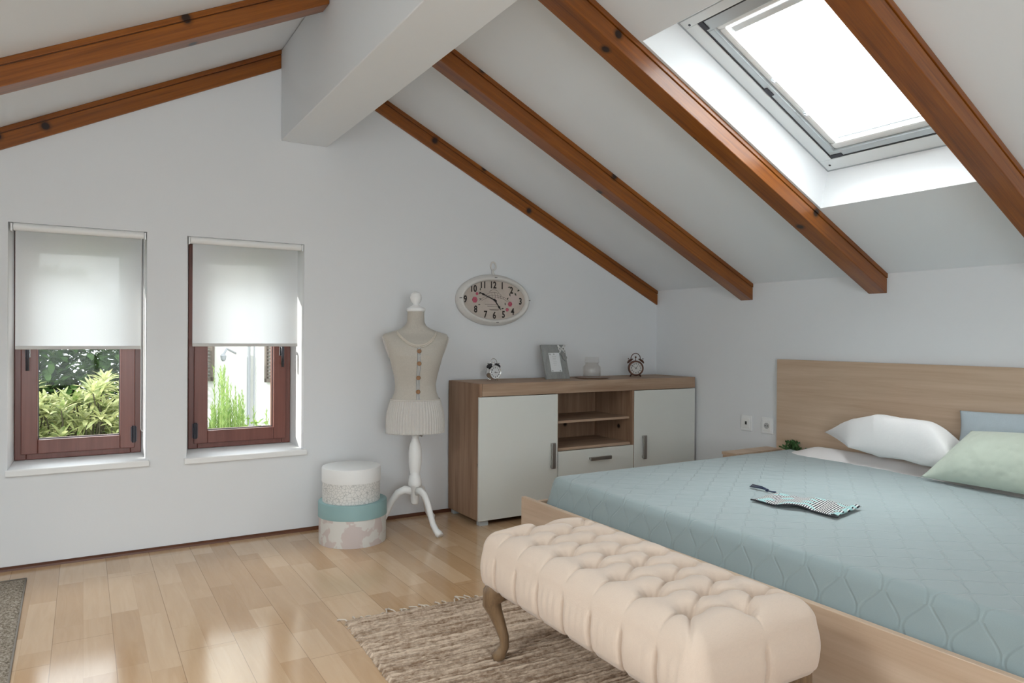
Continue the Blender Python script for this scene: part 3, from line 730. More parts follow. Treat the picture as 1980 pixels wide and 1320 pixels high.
# (z, half width, half depth, power, y offset)
SEC = [(.582, .168, .118, 2.1, 0), (.640, .171, .120, 2.1, 0), (.700, .164, .114, 2.1, 0), (.765, .146, .102, 2.1, 0), (.82, .126, .088, 2.1, 0), (.865, .121, .084, 2.1, 0), (.92, .130, .092, 2.2, -.004),
       (.985, .146, .108, 2.3, -.010), (1.04, .160, .115, 2.4, -.012), (1.09, .178, .104, 2.5, -.006), (1.13, .192, .084, 2.6, 0), (1.150, .196, .066, 2.7, .004), (1.166, .188, .055, 2.6, .006), (1.180, .140, .052, 2.4, .008),
       (1.196, .092, .050, 2.2, .008), (1.215, .064, .048, 2.0, .008), (1.24, .052, .047, 2, .006), (1.275, .050, .046, 2, .004), (1.308, .050, .046, 2, .002)]
def sec(z):
    for a, c in zip(SEC, SEC[1:]):
        if a[0] <= z <= c[0]:
            k = (z - a[0]) / (c[0] - a[0]); return [a[i] * (1 - k) + c[i] * k for i in range(5)]
    return list(SEC[0] if z < SEC[0][0] else SEC[-1])
def torso_pt(z, ang, off=0):
    _, hw, hd, p, yo = sec(z)
    c, s = math.cos(ang), math.sin(ang)
    return Vector(((hw + off) * math.copysign(abs(c) ** (2 / p), c), yo + (hd + off) * math.copysign(abs(s) ** (2 / p), s), z))
def surf(x, z, off=.002):
    _, hw, hd, p, yo = sec(z); k = min(1, abs(x) / hw)
    return Vector((x, yo - hd * (1 - k ** p) ** (1 / p) - off, z))
MT['linen'] = fabric('oatmeal_linen', (.51, .475, .42), weave=700, var=.22)
zs = [.772 + (1.308 - .772) * k / 60 for k in range(61)]
b = MB(); n = 64
for z in zs: b.v += [tuple(torso_pt(z, 2 * PI * i / n)) for i in range(n)]
for k in range(60):
    for i in range(n): j = (i + 1) % n; b.f.append((k * n + i, k * n + j, (k + 1) * n + j, (k + 1) * n + i))
b.f.append(tuple(60 * n + i for i in range(n))); b.build('torso', MT['linen'], df, smooth=True)
b = MB(); n = 320; zz = [.580, .586, .62, .66, .70, .74, .768, .776]
for z in zz:
    for i in range(n):
        a = 2 * PI * i / n; b.v.append(tuple(torso_pt(max(z, .5821), a, .004 + .0032 * math.cos(60 * a) + (.003 if z < .584 else 0))))
    if z == .580: b.v[-n:] = [(q[0], q[1], .578) for q in b.v[-n:]]
for k in range(len(zz) - 1):
    for i in range(n): j = (i + 1) % n; b.f.append((k * n + i, k * n + j, (k + 1) * n + j, (k + 1) * n + i))
b.f.append(tuple(range(n))); b.build('ribbed_skirt', fabric('cream_rib_knit', (.60, .575, .54), weave=500), df, smooth=True)
b = MB(); b.tube([torso_pt(.776, 2 * PI * k / 72, .004) for k in range(72)], .005, 6, closed=True); b.build('lace_waistband', fabric('cream_lace', (.62, .58, .53)), df, smooth=True)
# armhole discs
for s in (-1, 1):
    b = MB(); 
    pts = [torso_pt(z, (0 if s > 0 else PI), .0) for z in (1.02, 1.06, 1.10, 1.13, 1.150)]
    vs = []
    for i in range(24):
        a = 2 * PI * i / 24; zc = 1.088 + .062 * math.sin(a); q = torso_pt(zc, 0 if s > 0 else PI); vs.append(Vector((q.x + s * .004, .030 * math.cos(a), zc)))
    b.add(vs + [Vector((p.x - s * .012, p.y, p.z)) for p in vs], [tuple(range(24))] + [(i, (i + 1) % 24, 24 + (i + 1) % 24, 24 + i) for i in range(24)])
    b.build('armhole_cap', fabric('cream_cotton', (.60, .57, .54)), df)
# lace neckline
lp = []
for k in range(33):
    u = -1 + 2 * k / 32; x = .118 * u; z = 1.098 + .078 * abs(u) ** 2.2; lp.append((x, z))
b = MB(); b.tube([surf(x, z, .003) for x, z in lp], .0075, 8, sq=(1, .5)); b.tube([surf(x, z - .008, .004) + Vector((0, 0, .003 * math.cos(40 * x / .1))) for x, z in lp], .004, 6); b.build('lace_neckline', fabric('ecru_lace', (.64, .58, .50), weave=300, bump=.6), df, smooth=True)
b = MB(); ztop, zbot = 1.092, .782
for k in range(30):
    za = zbot + (ztop - zbot) * k / 30; zb_ = zbot + (ztop - zbot) * (k + 1) / 30
    b.quad(surf(-.010, za, .0025), surf(.010, za, .0025), surf(.010, zb_, .0025), surf(-.010, zb_, .0025))
b.build('button_placket', fabric('cream_placket', (.58, .56, .53)), df)
b = MB()
for x in (-.009, -.001, .007): b.tube([surf(x, zbot + (ztop - zbot) * k / 20, .003) for k in range(21)], .0013, 5)
b.build('placket_stripes', plain('blue_grey_thread', (.18, .22, .25), .9), df)
MT['btn'] = wood('brown_button', (.20, .09, .03), (.34, .17, .07), 0, 3, .4)
for z in (1.066, .994, .910, .827):
    b = MB(); p = surf(.0, z, .004); b.lathe([(0, 0), (.0125, 0), (.013, .002), (.011, .004), (.007, .003), (0, .003)], 20, Matrix.Translation(p) @ RX); b.build('button', MT['btn'], df, smooth=True)
b = MB(); b.lathe([(.053, 1.300), (.056, 1.306), (.056, 1.318), (.050, 1.323), (.040, 1.326), (.032, 1.333), (.022, 1.336), (.017, 1.343), (.020, 1.350), (.029, 1.362), (.034, 1.378), (.034, 1.390), (.030, 1.396), (.032, 1.400), (.024, 1.412), (.008, 1.420), (0, 1.421)], 32, Matrix.Translation((0, .002, 0))); b.build('finial', MT['white'], df, smooth=True)
b = MB(); b.lathe([(.012, .585), (.012, .568), (.022, .566), (.023, .552), (.019, .548), (.021, .540), (.023, .530), (.033, .505), (.040, .46), (.039, .40), (.032, .35), (.027, .325), (.034, .318), (.034, .308), (.037, .300), (.040, .275), (.040, .258), (.026, .252), (.026, .16), (.020, .150), (.008, .145), (0, .144)], 32); b.build('stand_column', MT['white'], df, smooth=True)
b = MB(); b.tube([(.01, 0, .560), (.034, -.006, .558)], .005, 8); b.lathe([(.008, 0), (.009, .004), (.004, .008), (0, .009)], 12, Matrix.Translation((.034, -.006, .558)) @ Matrix.Rotation(PI / 2, 4, 'Y')); b.build('height_screw', MT['steel'], df, smooth=True)
for ang in (-79, 41, 156):
    a = math.radians(ang) + fy; d = Vector((math.cos(a), math.sin(a), 0)); s_ = Vector((-d.y, d.x, 0))
    prof = [(.016, .225, .026), (.06, .236, .024), (.10, .218, .022), (.135, .170, .020), (.160, .115, .0185), (.185, .065, .018), (.215, .034, .019), (.240, .021, .022), (.256, .013, .018)]
    b = MB(); vs = []; fs = []; P = len(prof)
    for i, (r, z, h) in enumerate(prof):
        q0 = prof[max(i - 1, 0)]; q1 = prof[min(i + 1, P - 1)]; tx, tz = q1[0] - q0[0], q1[1] - q0[1]; l = math.hypot(tx, tz); nx, nz = -tz / l, tx / l
        wd = .017 if i < 7 else .022
        for k in range(10):
            an = 2 * PI * k / 10; c = d * (r + nx * h * math.sin(an)) + Vector((0, 0, max(.0005, z + nz * h * math.sin(an)))) + s_ * wd * math.cos(an); vs.append(c)
    for i in range(P - 1):
        for k in range(10): k2 = (k + 1) % 10; fs.append((i * 10 + k, i * 10 + k2, (i + 1) * 10 + k2, (i + 1) * 10 + k))
    fs += [tuple(range(9, -1, -1)), tuple((P - 1) * 10 + k for k in range(10))]
    b.add(vs, fs); b.build('leg', MT['white'], df, smooth=True, subsurf=1)

# ------------------------------------------------------------------ rugs
def rug_mat(name, c0, c1, rib, axis):
    t = NT(name); sc_ = [14, 14, 14]; sc_[axis] = 14; 
    sy = [3, 3, 3]; sy[1 - axis] = rib
    a = t.noise(t.coord(scale=tuple(sy)), 1, 4, .65, .4); c = t.noise(t.coord(scale=(60, 60, 60)), 1, 4, .7)
    f = t.math('ADD', t.math('MULTIPLY', a.outputs[0], .6), t.math('MULTIPLY', c.outputs[0], .4))
    t.set(color=t.ramp(f, [(.40, c0), (.58, c1)]), rough=.95, spec=.1, sheen=.2, normal=t.bump(f, .8, .008)); return t.m
RG = thing('rug', 'beige woven cotton rug with fringe under the tufted bench', 'rug', (1.40, 1.85, 0), math.radians(-3.0))
RW_, RL_ = .55, .875
def rugf(u, v):
    x = -RW_ + 2 * RW_ * u; y = -RL_ + 2 * RL_ * v
    row = math.sin(y * 2 * PI / .0185 + 1.6 * noise.noise(Vector((x * 3, y * 2, 1)))) 
    e = .010 * noise.noise(Vector((y * 55, 3.1, 0))) if u in (0, 1) else 0
    z = .010 + .0045 * row + .005 * noise.noise(Vector((x * 28, y * 60, 0)))
    if u in (0, 1) or v in (0, 1): z = .001
    return (x + e, y + .004 * noise.noise(Vector((x * 20, y, 5))), max(.001, z))
b = MB(); b.grid(rugf, 130, 560); b.build('woven_pile', rug_mat('beige_cotton_weave', (.21, .135, .085), (.59, .46, .35), 75, 0), RG, smooth=True)
MT['fringe'] = fabric('cotton_fringe', (.62, .53, .44))
for side in (1, -1):
    for k in range(34):
        b = MB(); x = -RW_ + .02 + (2 * RW_ - .04) * (k + rnd.uniform(-.35, .35)) / 33; y = side * RL_; a = rnd.uniform(-1.0, 1.0); L = rnd.uniform(.03, .068)
        pts = [(x, y - side * .004, .006), (x + .3 * L * math.sin(a), y + side * .35 * L, .010), (x + L * math.sin(a) * .8, y + side * .7 * L, .007), (x + L * math.sin(a), y + side * L * math.cos(a), .004)]
        b.tube(pts, [.0035, .003, .003, .0045], 6); b.build('fringe_tassel', MT['fringe'], RG, smooth=True)
JR = thing('rug', 'grey brown flat woven jute rug at the left edge, near the windows', 'rug', (-.86, 2.60, 0), math.radians(.9))
b = MB()
def jf(u, v):
    x = -.655 + 1.31 * u; y = -1.40 + 2.80 * v; z = .006 + .0012 * noise.noise(Vector((x * 60, y * 60, 0)))
    return (x, y, .0005 if (u in (0, 1) or v in (0, 1)) else z)
b.grid(jf, 60, 120)
tt = NT('jute_weave'); c1 = tt.noise(tt.coord(scale=(150, 70, 60)), 1, 4, .75); c2 = tt.noise(tt.coord(scale=(60, 220, 60)), 1, 3, .7)
f = tt.math('ADD', tt.math('MULTIPLY', c1.outputs[0], .55), tt.math('MULTIPLY', c2.outputs[0], .45))
tt.set(color=tt.ramp(f, [(.40, (.11, .085, .060)), (.50, (.30, .25, .195)), (.60, (.50, .44, .37))]), rough=.95, spec=.1, normal=tt.bump(f, .8, .006))
b.build('weave', tt.m, JR, smooth=True)
b = MB(); b.tube([(.655, -1.40, .005), (.655, 1.40, .005)], .0035, 8); b.tube([(-.655, 1.40, .005), (.655, 1.40, .005)], .0035, 8); b.tube([(-.655, -1.40, .005), (.655, -1.40, .005)], .0035, 8); b.build('bound_edge', fabric('jute_binding', (.24, .20, .16)), JR, smooth=True)

# ------------------------------------------------------------------ rounded box surface (top grid + side strip)
def rrmap(u, v, a, c, r):
    x, y = a * u, c * v; ax, ay = abs(x), abs(y); dx, dy = ax - (a - r), ay - (c - r)
    if dx > 0 and dy > 0:
        h = math.hypot(dx, dy); k = max(dx, dy) / h; ax, ay = a - r + dx * k, c - r + dy * k
    return math.copysign(ax, x), math.copysign(ay, y)
def rredge(x, y, a, c, r):
    qx, qy = abs(x) - (a - r), abs(y) - (c - r)
    return -(min(max(qx, qy), 0) + math.hypot(max(qx, 0), max(qy, 0)) - r)

# ------------------------------------------------------------------ tufted bench
BC = Vector((1.452, 1.700, .011)); BA, BB = .238, .530; BT, BO, BR = .440, .252, .060
bench = thing('bench', 'beige tufted upholstered bench with cabriole legs at the foot of the bed', 'bench', BC)
P_ = .133
rows = [[(-.122, -.394 + P_ * k) for k in range(7)], [(.006, -.4605 + P_ * k) for k in range(8)], [(.128, -.394 + P_ * k) for k in range(7)]]
BT_ = [p for r in rows for p in r]
SEG = []
for k in range(7):
    for r in (0, 2):
        SEG += [(rows[r][k], rows[1][k]), (rows[r][k], rows[1][k + 1])]
    SEG += [(rows[0][k], (-.30, rows[0][k][1])), (rows[2][k], (.30, rows[2][k][1]))]
SEG += [(rows[1][0], (.006, -.65)), (rows[1][7], (.006, .65)), (rows[0][0], (-.36, -.63)), (rows[2][0], (.36, -.63)), (rows[0][6], (-.36, .63)), (rows[2][6], (.36, .63))]
def segd(p, s):
    (x0, y0), (x1, y1) = s; dx, dy = x1 - x0, y1 - y0; L2 = dx * dx + dy * dy
    t = max(0, min(1, ((p[0] - x0) * dx + (p[1] - y0) * dy) / L2)); return math.hypot(p[0] - x0 - t * dx, p[1] - y0 - t * dy), t
def tuft(x, y):
    db = min(math.hypot(x - q[0], y - q[1]) for q in BT_)
    ds = min(segd((x, y), s)[0] for s in SEG if abs(s[0][1] - y) < .35)
    inside = max(0.0, min(1.0, rredge(x, y, BA, BB, .05) / .08))
    z = .010 - .046 * math.exp(-(db / .031) ** 2) - .018 * math.exp(-(db / .010) ** 2) - .010 * math.exp(-(ds / .0045) ** 2) - .007 * math.exp(-(ds / .020) ** 2)
    z *= (.35 + .65 * inside)
    # soft gathers running into each button
    for q in BT_:
        d = math.hypot(x - q[0], y - q[1])
        if .006 < d < .05: z += .0012 * math.cos(9 * math.atan2(y - q[1], x - q[0])) * math.exp(-((d - .02) / .018) ** 2)
    return z + .005 * noise.noise(Vector((x * 9, y * 9, 2)))
def side_fold(s_coord, depth, y, x):
    # pleats running down the sides from the outer buttons
    d = 0
    ds = min(abs(y - q[1]) for q in rows[0]) if abs(x) >= BA - .03 and abs(y) < BB - .04 else (abs(x - .006) if abs(y) > BB - .03 else 1)
    d -= .013 * math.exp(-(ds / .0055) ** 2) + .006 * math.exp(-(ds / .014) ** 2)
    if abs(x) >= BA - .03 and abs(y) < BB - .05:
        d += .0016 * math.sin(y * 2 * PI / .031 + 2.5 * noise.noise(Vector((y * 6, 0, 0)))) * math.exp(-((depth - .07) / .08) ** 2) * (.5 + noise.noise(Vector((y * 5, 1, 0))))
    return d
b = MB(); NU, NV = 150, 330
def btop(u, v):
    x, y = rrmap(-1 + 2 * u, -1 + 2 * v, BA, BB, .05); e = rredge(x, y, BA, BB, .05)
    k = 1 - min(max(e, 0) / BR, 1); z = BT - BR * (1 - math.sqrt(max(0, 1 - k * k)))
    crown = .012 * (1 - (x / BA) ** 2) 
    return (x, y, z + crown * (1 - k) + tuft(x, y) * (1 - k ** 3))
b.grid(btop, NU, NV)
per = [(i / NU, 0) for i in range(NU)] + [(1, j / NV) for j in range(NV)] + [(1 - i / NU, 1) for i in range(NU)] + [(0, 1 - j / NV) for j in range(NV)]
PN = len(per); ND = 22; base = len(b.v)
for k in range(ND + 1):
    dep = (BT - BR - BO) * k / ND
    for (u, v) in per:
        x, y = rrmap(-1 + 2 * u, -1 + 2 * v, BA, BB, .05)
        nx = -1 if u == 0 else (1 if u == 1 else 0); ny = -1 if v == 0 else (1 if v == 1 else 0)
        l = math.hypot(nx, ny); kk = k / ND
        o = .010 * math.sin(PI * min(1, kk * 1.1)) - .014 * max(0, kk - .85) / .15
        o += side_fold(0, dep + .06, y, x) * min(1, kk * 4)
        b.v.append((x + o * nx / l, y + o * ny / l, BT - BR - dep))
for k in range(ND):
    for i in range(PN): j = (i + 1) % PN; b.f.append((base + k * PN + i, base + k * PN + j, base + (k + 1) * PN + j, base + (k + 1) * PN + i))
b.f.append(tuple(base + ND * PN + i for i in range(PN)))
b.build('tufted_seat', fabric('beige_linen_upholstery', (.64, .515, .42), weave=800, bump=.3, var=.08, sheen=.3), bench, smooth=True, merge=1e-4)
MT['btn2'] = fabric('beige_linen_button', (.58, .48, .40), weave=800)
for q in BT_:
    b = MB(); b.lathe([(.009, 0), (.009, .002), (.006, .005), (0, .006)], 14, Matrix.Translation((q[0], q[1], BT - .053 + .012 * (1 - (q[0] / BA) ** 2) ))); b.build('button', MT['btn2'], bench, smooth=True)
MT['giltwood'] = wood('antique_gilt_wood', (.085, .045, .022), (.24, .15, .08), 2, 1.5, .32, .6, coat=.3); 
for sx in (-1, 1):
    for sy in (-1, 1):
        d = Vector((sx * .72, sy * .70, 0)); o = Vector((sx * (BA - .055), sy * (BB - .085), 0))
        prof = [(-.010, .268, .046), (.012, .250, .048), (.034, .226, .042), (.040, .196, .034), (.026, .165, .026), (.008, .120, .021), (-.006, .080, .018), (-.008, .050, .017), (.006, .026, .020), (.014, .012, .025), (.012, .001, .022)]
        b = MB(); b.tube([o + d * r + Vector((0, 0, z)) for r, z, _ in prof], [q[2] for q in prof], 12); b.build('leg', MT['giltwood'], bench, smooth=True)

# ------------------------------------------------------------------ bed
bed = thing('bed', 'wide beech effect bed frame with plain headboard against the right wall', 'bed', (2.87, 1.85, 0))
def bb(name, a, par=bed, mat=None, bev=.002): b = MB(); b.box(*a); return b.build(name, mat or MT['beech'], par, bevel=bev, world=True)
Y0 = .62
bb('headboard', (3.848, Y0, .012, 3.876, 3.030, 1.020)); bb('footboard', (1.896, Y0, .020, 1.922, 3.027, .346))
bb('side_rail', (1.923, 2.955, .10, 3.847, 2.978, .330)); bb('side_rail', (1.923, Y0 + .02, .10, 3.847, Y0 + .043, .330))
bb('slatted_base', (1.923, Y0 + .044, .255, 3.847, 2.954, .290))
for x in (2.1, 3.6):
    for y in (Y0 + .2, 2.8): bb('leg', (x, y, 0, x + .06, y + .06, .254))
def cushion(b, x0, x1, y0, y1, z0, z1, R, rc, nu, nv, nd, flare=0, zf=None, keep=None):
    cx, cy, a, c = (x0 + x1) / 2, (y0 + y1) / 2, (x1 - x0) / 2, (y1 - y0) / 2
    UV = []
    def top_(u, v):
        x, y = rrmap(-1 + 2 * u, -1 + 2 * v, a, c, rc); e = rredge(x, y, a, c, rc); k = 1 - min(max(e, 0) / R, 1)
        z = z1 - R * (1 - math.sqrt(max(0, 1 - k * k))) + (zf(x + cx, y + cy) * (1 - k) if zf else 0)
        UV.append((x + cx, y + cy)); return (x + cx, y + cy, z)
    b.grid(top_, nu, nv)
    per = [(i / nu, 0) for i in range(nu)] + [(1, j / nv) for j in range(nv)] + [(1 - i / nu, 1) for i in range(nu)] + [(0, 1 - j / nv) for j in range(nv)]
    base = len(b.v)
    for k in range(nd + 1):
        dep = (z1 - R - z0) * k / nd
        for (u, v) in per:
            x, y = rrmap(-1 + 2 * u, -1 + 2 * v, a, c, rc)
            nx = -1 if u == 0 else (1 if u == 1 else 0); ny = -1 if v == 0 else (1 if v == 1 else 0); l = math.hypot(nx, ny)
            ruf = .006 * math.sin((x if ny else y) * 2 * PI / .022 + 3 * noise.noise(Vector((x * 9, y * 9, 0)))) * max(0, k / nd - .6) / .4 if flare else 0
            fl = flare * k / nd + ruf
            b.v.append((x + cx + fl * nx / l, y + cy + fl * ny / l, z1 - R - dep)); ext = dep + R * .55
            UV.append((x + cx + ext * nx, y + cy + ext * ny))
    PN = len(per)
    for k in range(nd):
        for i in range(PN): j = (i + 1) % PN; b.f.append((base + k * PN + i, base + k * PN + j, base + (k + 1) * PN + j, base + (k + 1) * PN + i))
    return UV
def S_(t): t = max(0, min(1, t)); return t * t * (3 - 2 * t)
mt = MB(); cushion(mt, 1.985, 3.80, Y0 + .08, 2.885, .291, .4575, .03, .09, 110, 90, 4, zf=lambda x, y: .052 * S_((x - 3.60) / .17) * S_((2.86 - y) / .22) + (.004 * noise.noise(Vector((x * 8, y * 6, 0))) if x > 3.5 else -.002))
o = mt.build('mattress', fabric('white_sheet', (.80, .765, .755), weave=600, var=.04, big=.15), None, smooth=True, merge=1e-4)
tag(o, 'mattress with white fitted sheet showing as a strip below the pillows', 'mattress')
# quilted cover: lies over the mattress up to a slanting edge
def xend(y): 
    return 3.515 + .265 * max(0, min(1, (y - 1.45) / 1.42)) ** 1.25
cv = MB()
UV = cushion(cv, 1.972, 3.90, Y0 + .066, 2.902, .320, .4625, .035, .06, 150, 190, 14, flare=.028, zf=lambda x, y: .0025 * noise.noise(Vector((x * 5, y * 5, 0))) + .0015 * noise.noise(Vector((x * 17, y * 17, 0))))
me = bpy.data.meshes.new('quilted_cover'); 
keep = [f for f in cv.f if sum(cv.v[i][0] for i in f) / len(f) < xend(sum(cv.v[i][1] for i in f) / len(f))]
# snap the cut edge to the curve
me.from_pydata(cv.v, [], keep)
uvl = me.uv_layers.new(name='cloth')
for p in me.polygons:
    for li in p.loop_indices: uvl.data[li].uv = UV[me.loops[li].vertex_index]
bm = bmesh.new(); bm.from_mesh(me)
for v in list(bm.verts):
    if not v.link_faces: bm.verts.remove(v)
for v in bm.verts:
    if v.is_boundary and v.co.z > .44: v.co.x = xend(v.co.y)
bmesh.ops.remove_doubles(bm, verts=bm.verts, dist=1e-4); bmesh.ops.recalc_face_normals(bm, faces=bm.faces)
if sum((f.normal.z for f in bm.faces)) < 0: bmesh.ops.reverse_faces(bm, faces=bm.faces)
bm.to_mesh(me); bm.free()
for p in me.polygons: p.use_smooth = True
tt = NT('sage_quilted_cotton'); tc = tt.n('TexCoord'); sp = tt.n('SeparateXYZ', {0: tc.outputs['UV']}); vx, vy = sp.outputs[0], sp.outputs[1]
wave = tt.math('MULTIPLY', tt.math('SINE', tt.math('MULTIPLY', tt.math('SUBTRACT', vx, 1.925), 2 * PI / .175)), .027)
PP = .128
def lines(sgn, off):
    q = tt.math('DIVIDE', tt.math('ADD', vy, tt.math('ADD', tt.math('MULTIPLY', wave, sgn), off)), PP)
    fr = tt.math('FRACT', q); return tt.math('MULTIPLY', tt.math('ABSOLUTE', tt.math('SUBTRACT', fr, .5)), PP)
dmin = tt.math('MINIMUM', lines(1, 0.0), lines(-1, PP / 2))
hgt = tt.n('MapRange', {0: dmin, 1: 0.0, 2: .008, 3: 0.0, 4: 1.0}, interpolation_type='SMOOTHSTEP').outputs[0]
fz = tt.noise(tt.coord(scale=(900, 900, 900)), 1, 2); mid = tt.noise(tt.coord(scale=(22, 22, 22)), 1, 3)
n0 = tt.bump(fz.outputs[0], .2, .001); n1 = tt.bump(mid.outputs[0], .12, .006, n0); n2 = tt.bump(hgt, .42, .005, n1)
tt.set(color=tt.mix(tt.math('MULTIPLY', fz.outputs[0], 1.0), (.260, .322, .326), (.320, .388, .396)), rough=.9, spec=.2, sheen=.35, normal=n2)
me.materials.append(tt.m)
o = bpy.data.objects.new('quilted_cover', me); C.objects.link(o)
sm = o.modifiers.new('thickness', 'SOLIDIFY'); sm.thickness = .006; sm.offset = -1
tag(o, 'sage green quilted cover with wavy stitching spread over the mattress', 'bedspread')

# pillows
def pillow(name, label, mat, M, a, c, th, seed, pinch=.07, crease=.006, shear=0, rnd_=0):
    def fn(sgn):
        def f(u, v):
            U, V = -1 + 2 * u, -1 + 2 * v
            x = a * U * (1 - pinch * (1 - V * V)); y = c * V * (1 - pinch * (1 - U * U)); x += shear * V * (U < 0) * -U; y += rnd_ * max(0, -U) ** 3 * (1 - V) * .5
            e = max(0, (1 - abs(U) ** 2.6)) ** .55 * max(0, (1 - abs(V) ** 2.6)) ** .55
            z = sgn * th * e
            if 0 < u < 1 and 0 < v < 1: z += e * (crease * noise.noise(Vector((x * 9 + seed, y * 9, sgn))) + crease * .5 * noise.noise(Vector((x * 22 + seed, y * 16, sgn))))
            return M @ Vector((x, y, z))
        return f
    b = MB(); b.grid(fn(1), 56, 44); b.grid(fn(-1), 56, 44)
    o = b.build(name, mat, None, smooth=True, merge=1e-5); tag(o, label, 'pillow', 'pillows and cushions on the bed'); return o
def frame(center, along, up):
    x = Vector(along).normalized(); y = Vector(up); y = (y - x * y.dot(x)).normalized(); z = x.cross(y)
    M = Matrix((x, y, z)).transposed().to_4x4(); M.translation = center; return M
def slump(name, label, mat, bl, br, tr, tl, tup, tdn, seed, pw=(2.4, 2.4, 2.4, 2.4), crease=.010, pinch=.06, group=None):
    # a soft pillow between four corners; pw: fullness towards left, right, bottom, top
    bl, br, tr, tl = map(Vector, (bl, br, tr, tl)); cen = (bl + br + tr + tl) / 4
    nrm = ((br + tr) / 2 - (bl + tl) / 2).cross((tl + tr) / 2 - (bl + br) / 2).normalized()
    def fn(sgn, th):
        def f(u, v):
            U, V = -1 + 2 * u, -1 + 2 * v
            u2 = .5 + .5 * U * (1 - pinch * (1 - V * V)); v2 = .5 + .5 * V * (1 - pinch * (1 - U * U))
            p = (bl * (1 - u2) + br * u2) * (1 - v2) + (tl * (1 - u2) + tr * u2) * v2
            a = max(0, 1 - abs(U) ** (pw[0] if U < 0 else pw[1])); c = max(0, 1 - abs(V) ** (pw[2] if V < 0 else pw[3])); e = (a * c) ** .6
            h = th * e
            if 0 < u < 1 and 0 < v < 1: h += sgn * min(1, e * 1.6) * (crease * noise.noise(Vector((p.y * 7 + seed, p.z * 9, p.x * 6))) + crease * .45 * noise.noise(Vector((p.y * 24 + seed, p.z * 15, p.x * 14))))
            return p + nrm * h
        return f
    b = MB(); b.grid(fn(1, tup), 64, 50); b.grid(fn(-1, -tdn), 64, 50)
    o = b.build(name, mat, None, smooth=True, merge=1e-5); tag(o, label, 'pillow', 'pillows and cushions on the bed'); return o
slump('pillow', 'plump white pillow slumped against the headboard at the far side of the bed', fabric('white_cotton', (.84, .82, .81), weave=700, var=.03, big=.25),
      (3.61, 2.37, .555), (3.57, 1.79, .535), (3.73, 1.79, .600), (3.79, 2.645, .597), .185, .045, 1, (1.7, 5, 2.2, 2.6))
slump('cushion', 'pale blue cushion standing behind the green one against the headboard', fabric('pale_blue_linen', (.46, .53, .57), weave=600),
      (3.765, 1.90, .532), (3.765, 1.30, .532), (3.800, 1.29, .830), (3.800, 1.885, .795), .048, .035, 5)
MT['green'] = NT('pale_green_jacquard')
tt = MT['green']; vo = tt.n('TexVoronoi', {'Vector': tt.coord(scale=(30, 30, 30)), 'Scale': 1.0}, feature='SMOOTH_F1'); fz = tt.noise(tt.coord(scale=(700, 700, 700)), 1, 2)
tt.set(color=tt.mix(fz.outputs[0], (.49, .545, .455), (.58, .635, .54)), rough=.85, spec=.2, sheen=.3, normal=tt.bump(vo.outputs[0], .6, .008, tt.bump(fz.outputs[0], .25, .001)))
slump('cushion', 'pale green textured cushion in front of the blue one, nearest the viewer', MT['green'].m,
      (3.515, 1.925, .478), (3.47, 1.25, .478), (3.665, 1.25, .745), (3.665, 1.765, .715), .110, .06, 9, (2.2, 2.2, 2.2, 2.2), .009, .05)

# striped pouch with tassel
pz = .4655
pc = Vector((2.545, 1.86, pz)); ax = Vector((.20, -.98, 0)).normalized(); ay = Vector((-ax.y, ax.x, 0))
pch = thing('pouch', 'black and white striped pouch with turquoise patches lying on the green cover', 'pouch', pc, math.atan2(ax.y, ax.x))
def pouch(sgn):
    def f(u, v):
        U, V = -1 + 2 * u, -1 + 2 * v; x = .185 * U; y = .112 * V + .012 * math.sin(5 * U) * (1 if abs(V) > .2 else .5)
        lift = .010 * max(0, math.cos((U - .02) * 4.2)) * (1 - .3 * V) + .012 * math.exp(-((U - .92) / .1) ** 2)
        e = (max(0, 1 - abs(U) ** 6) * max(0, 1 - abs(V) ** 6)) ** .5
        return (x, y, .006 + lift + sgn * .005 * e + (.0025 * math.sin(14 * U + 2 * V) * e if sgn > 0 else 0))
    return f
b = MB(); b.grid(pouch(1), 70, 40); b.grid(pouch(-1), 70, 40)
tt = NT('striped_weave'); sp = tt.n('SeparateXYZ', {0: tt.coord()}); x, y = sp.outputs[0], sp.outputs[1]
st = tt.math('GREATER_THAN', tt.math('SINE', tt.math('MULTIPLY', tt.math('ADD', x, tt.math('MULTIPLY', y, .12)), 2 * PI / .0092)), -.05)
col = tt.mix(st, (.025, .025, .035), (.72, .72, .70))
nz = tt.noise(tt.coord(scale=(13, 22, 0), loc=(3.2, 1.1, 0)), 1, 0); pt = tt.math('GREATER_THAN', nz.outputs[0], .60)
col = tt.mix(tt.math('MULTIPLY', pt, .85), col, (.36, .60, .60))
tt.set(color=col, rough=.9, spec=.2, normal=tt.bump(tt.noise(tt.coord(scale=(600, 600, 600)), 1, 2).outputs[0], .3, .001))
b.build('body', tt.m, pch, smooth=True, merge=1e-5)
b = MB(); b.tube([(-.186 + .372 * k / 20, -.113 + .012 * math.sin(5 * (-1 + 2 * k / 20)), .008 + .010 * max(0, math.cos((-1 + 2 * k / 20 - .02) * 4.2)) * 1.3) for k in range(21)], .0035, 6); b.build('piped_edge', plain('black_piping', (.02, .02, .025), .8), pch, smooth=True)
MT['navy'] = fabric('navy_thread', (.025, .035, .075), weave=300)
b = MB(); b.tube([(-.18, .105, .010), (-.205, .118, .006), (-.225, .122, .006)], .0035, 6); b.build('cord', MT['navy'], pch, smooth=True)
b = MB(); 
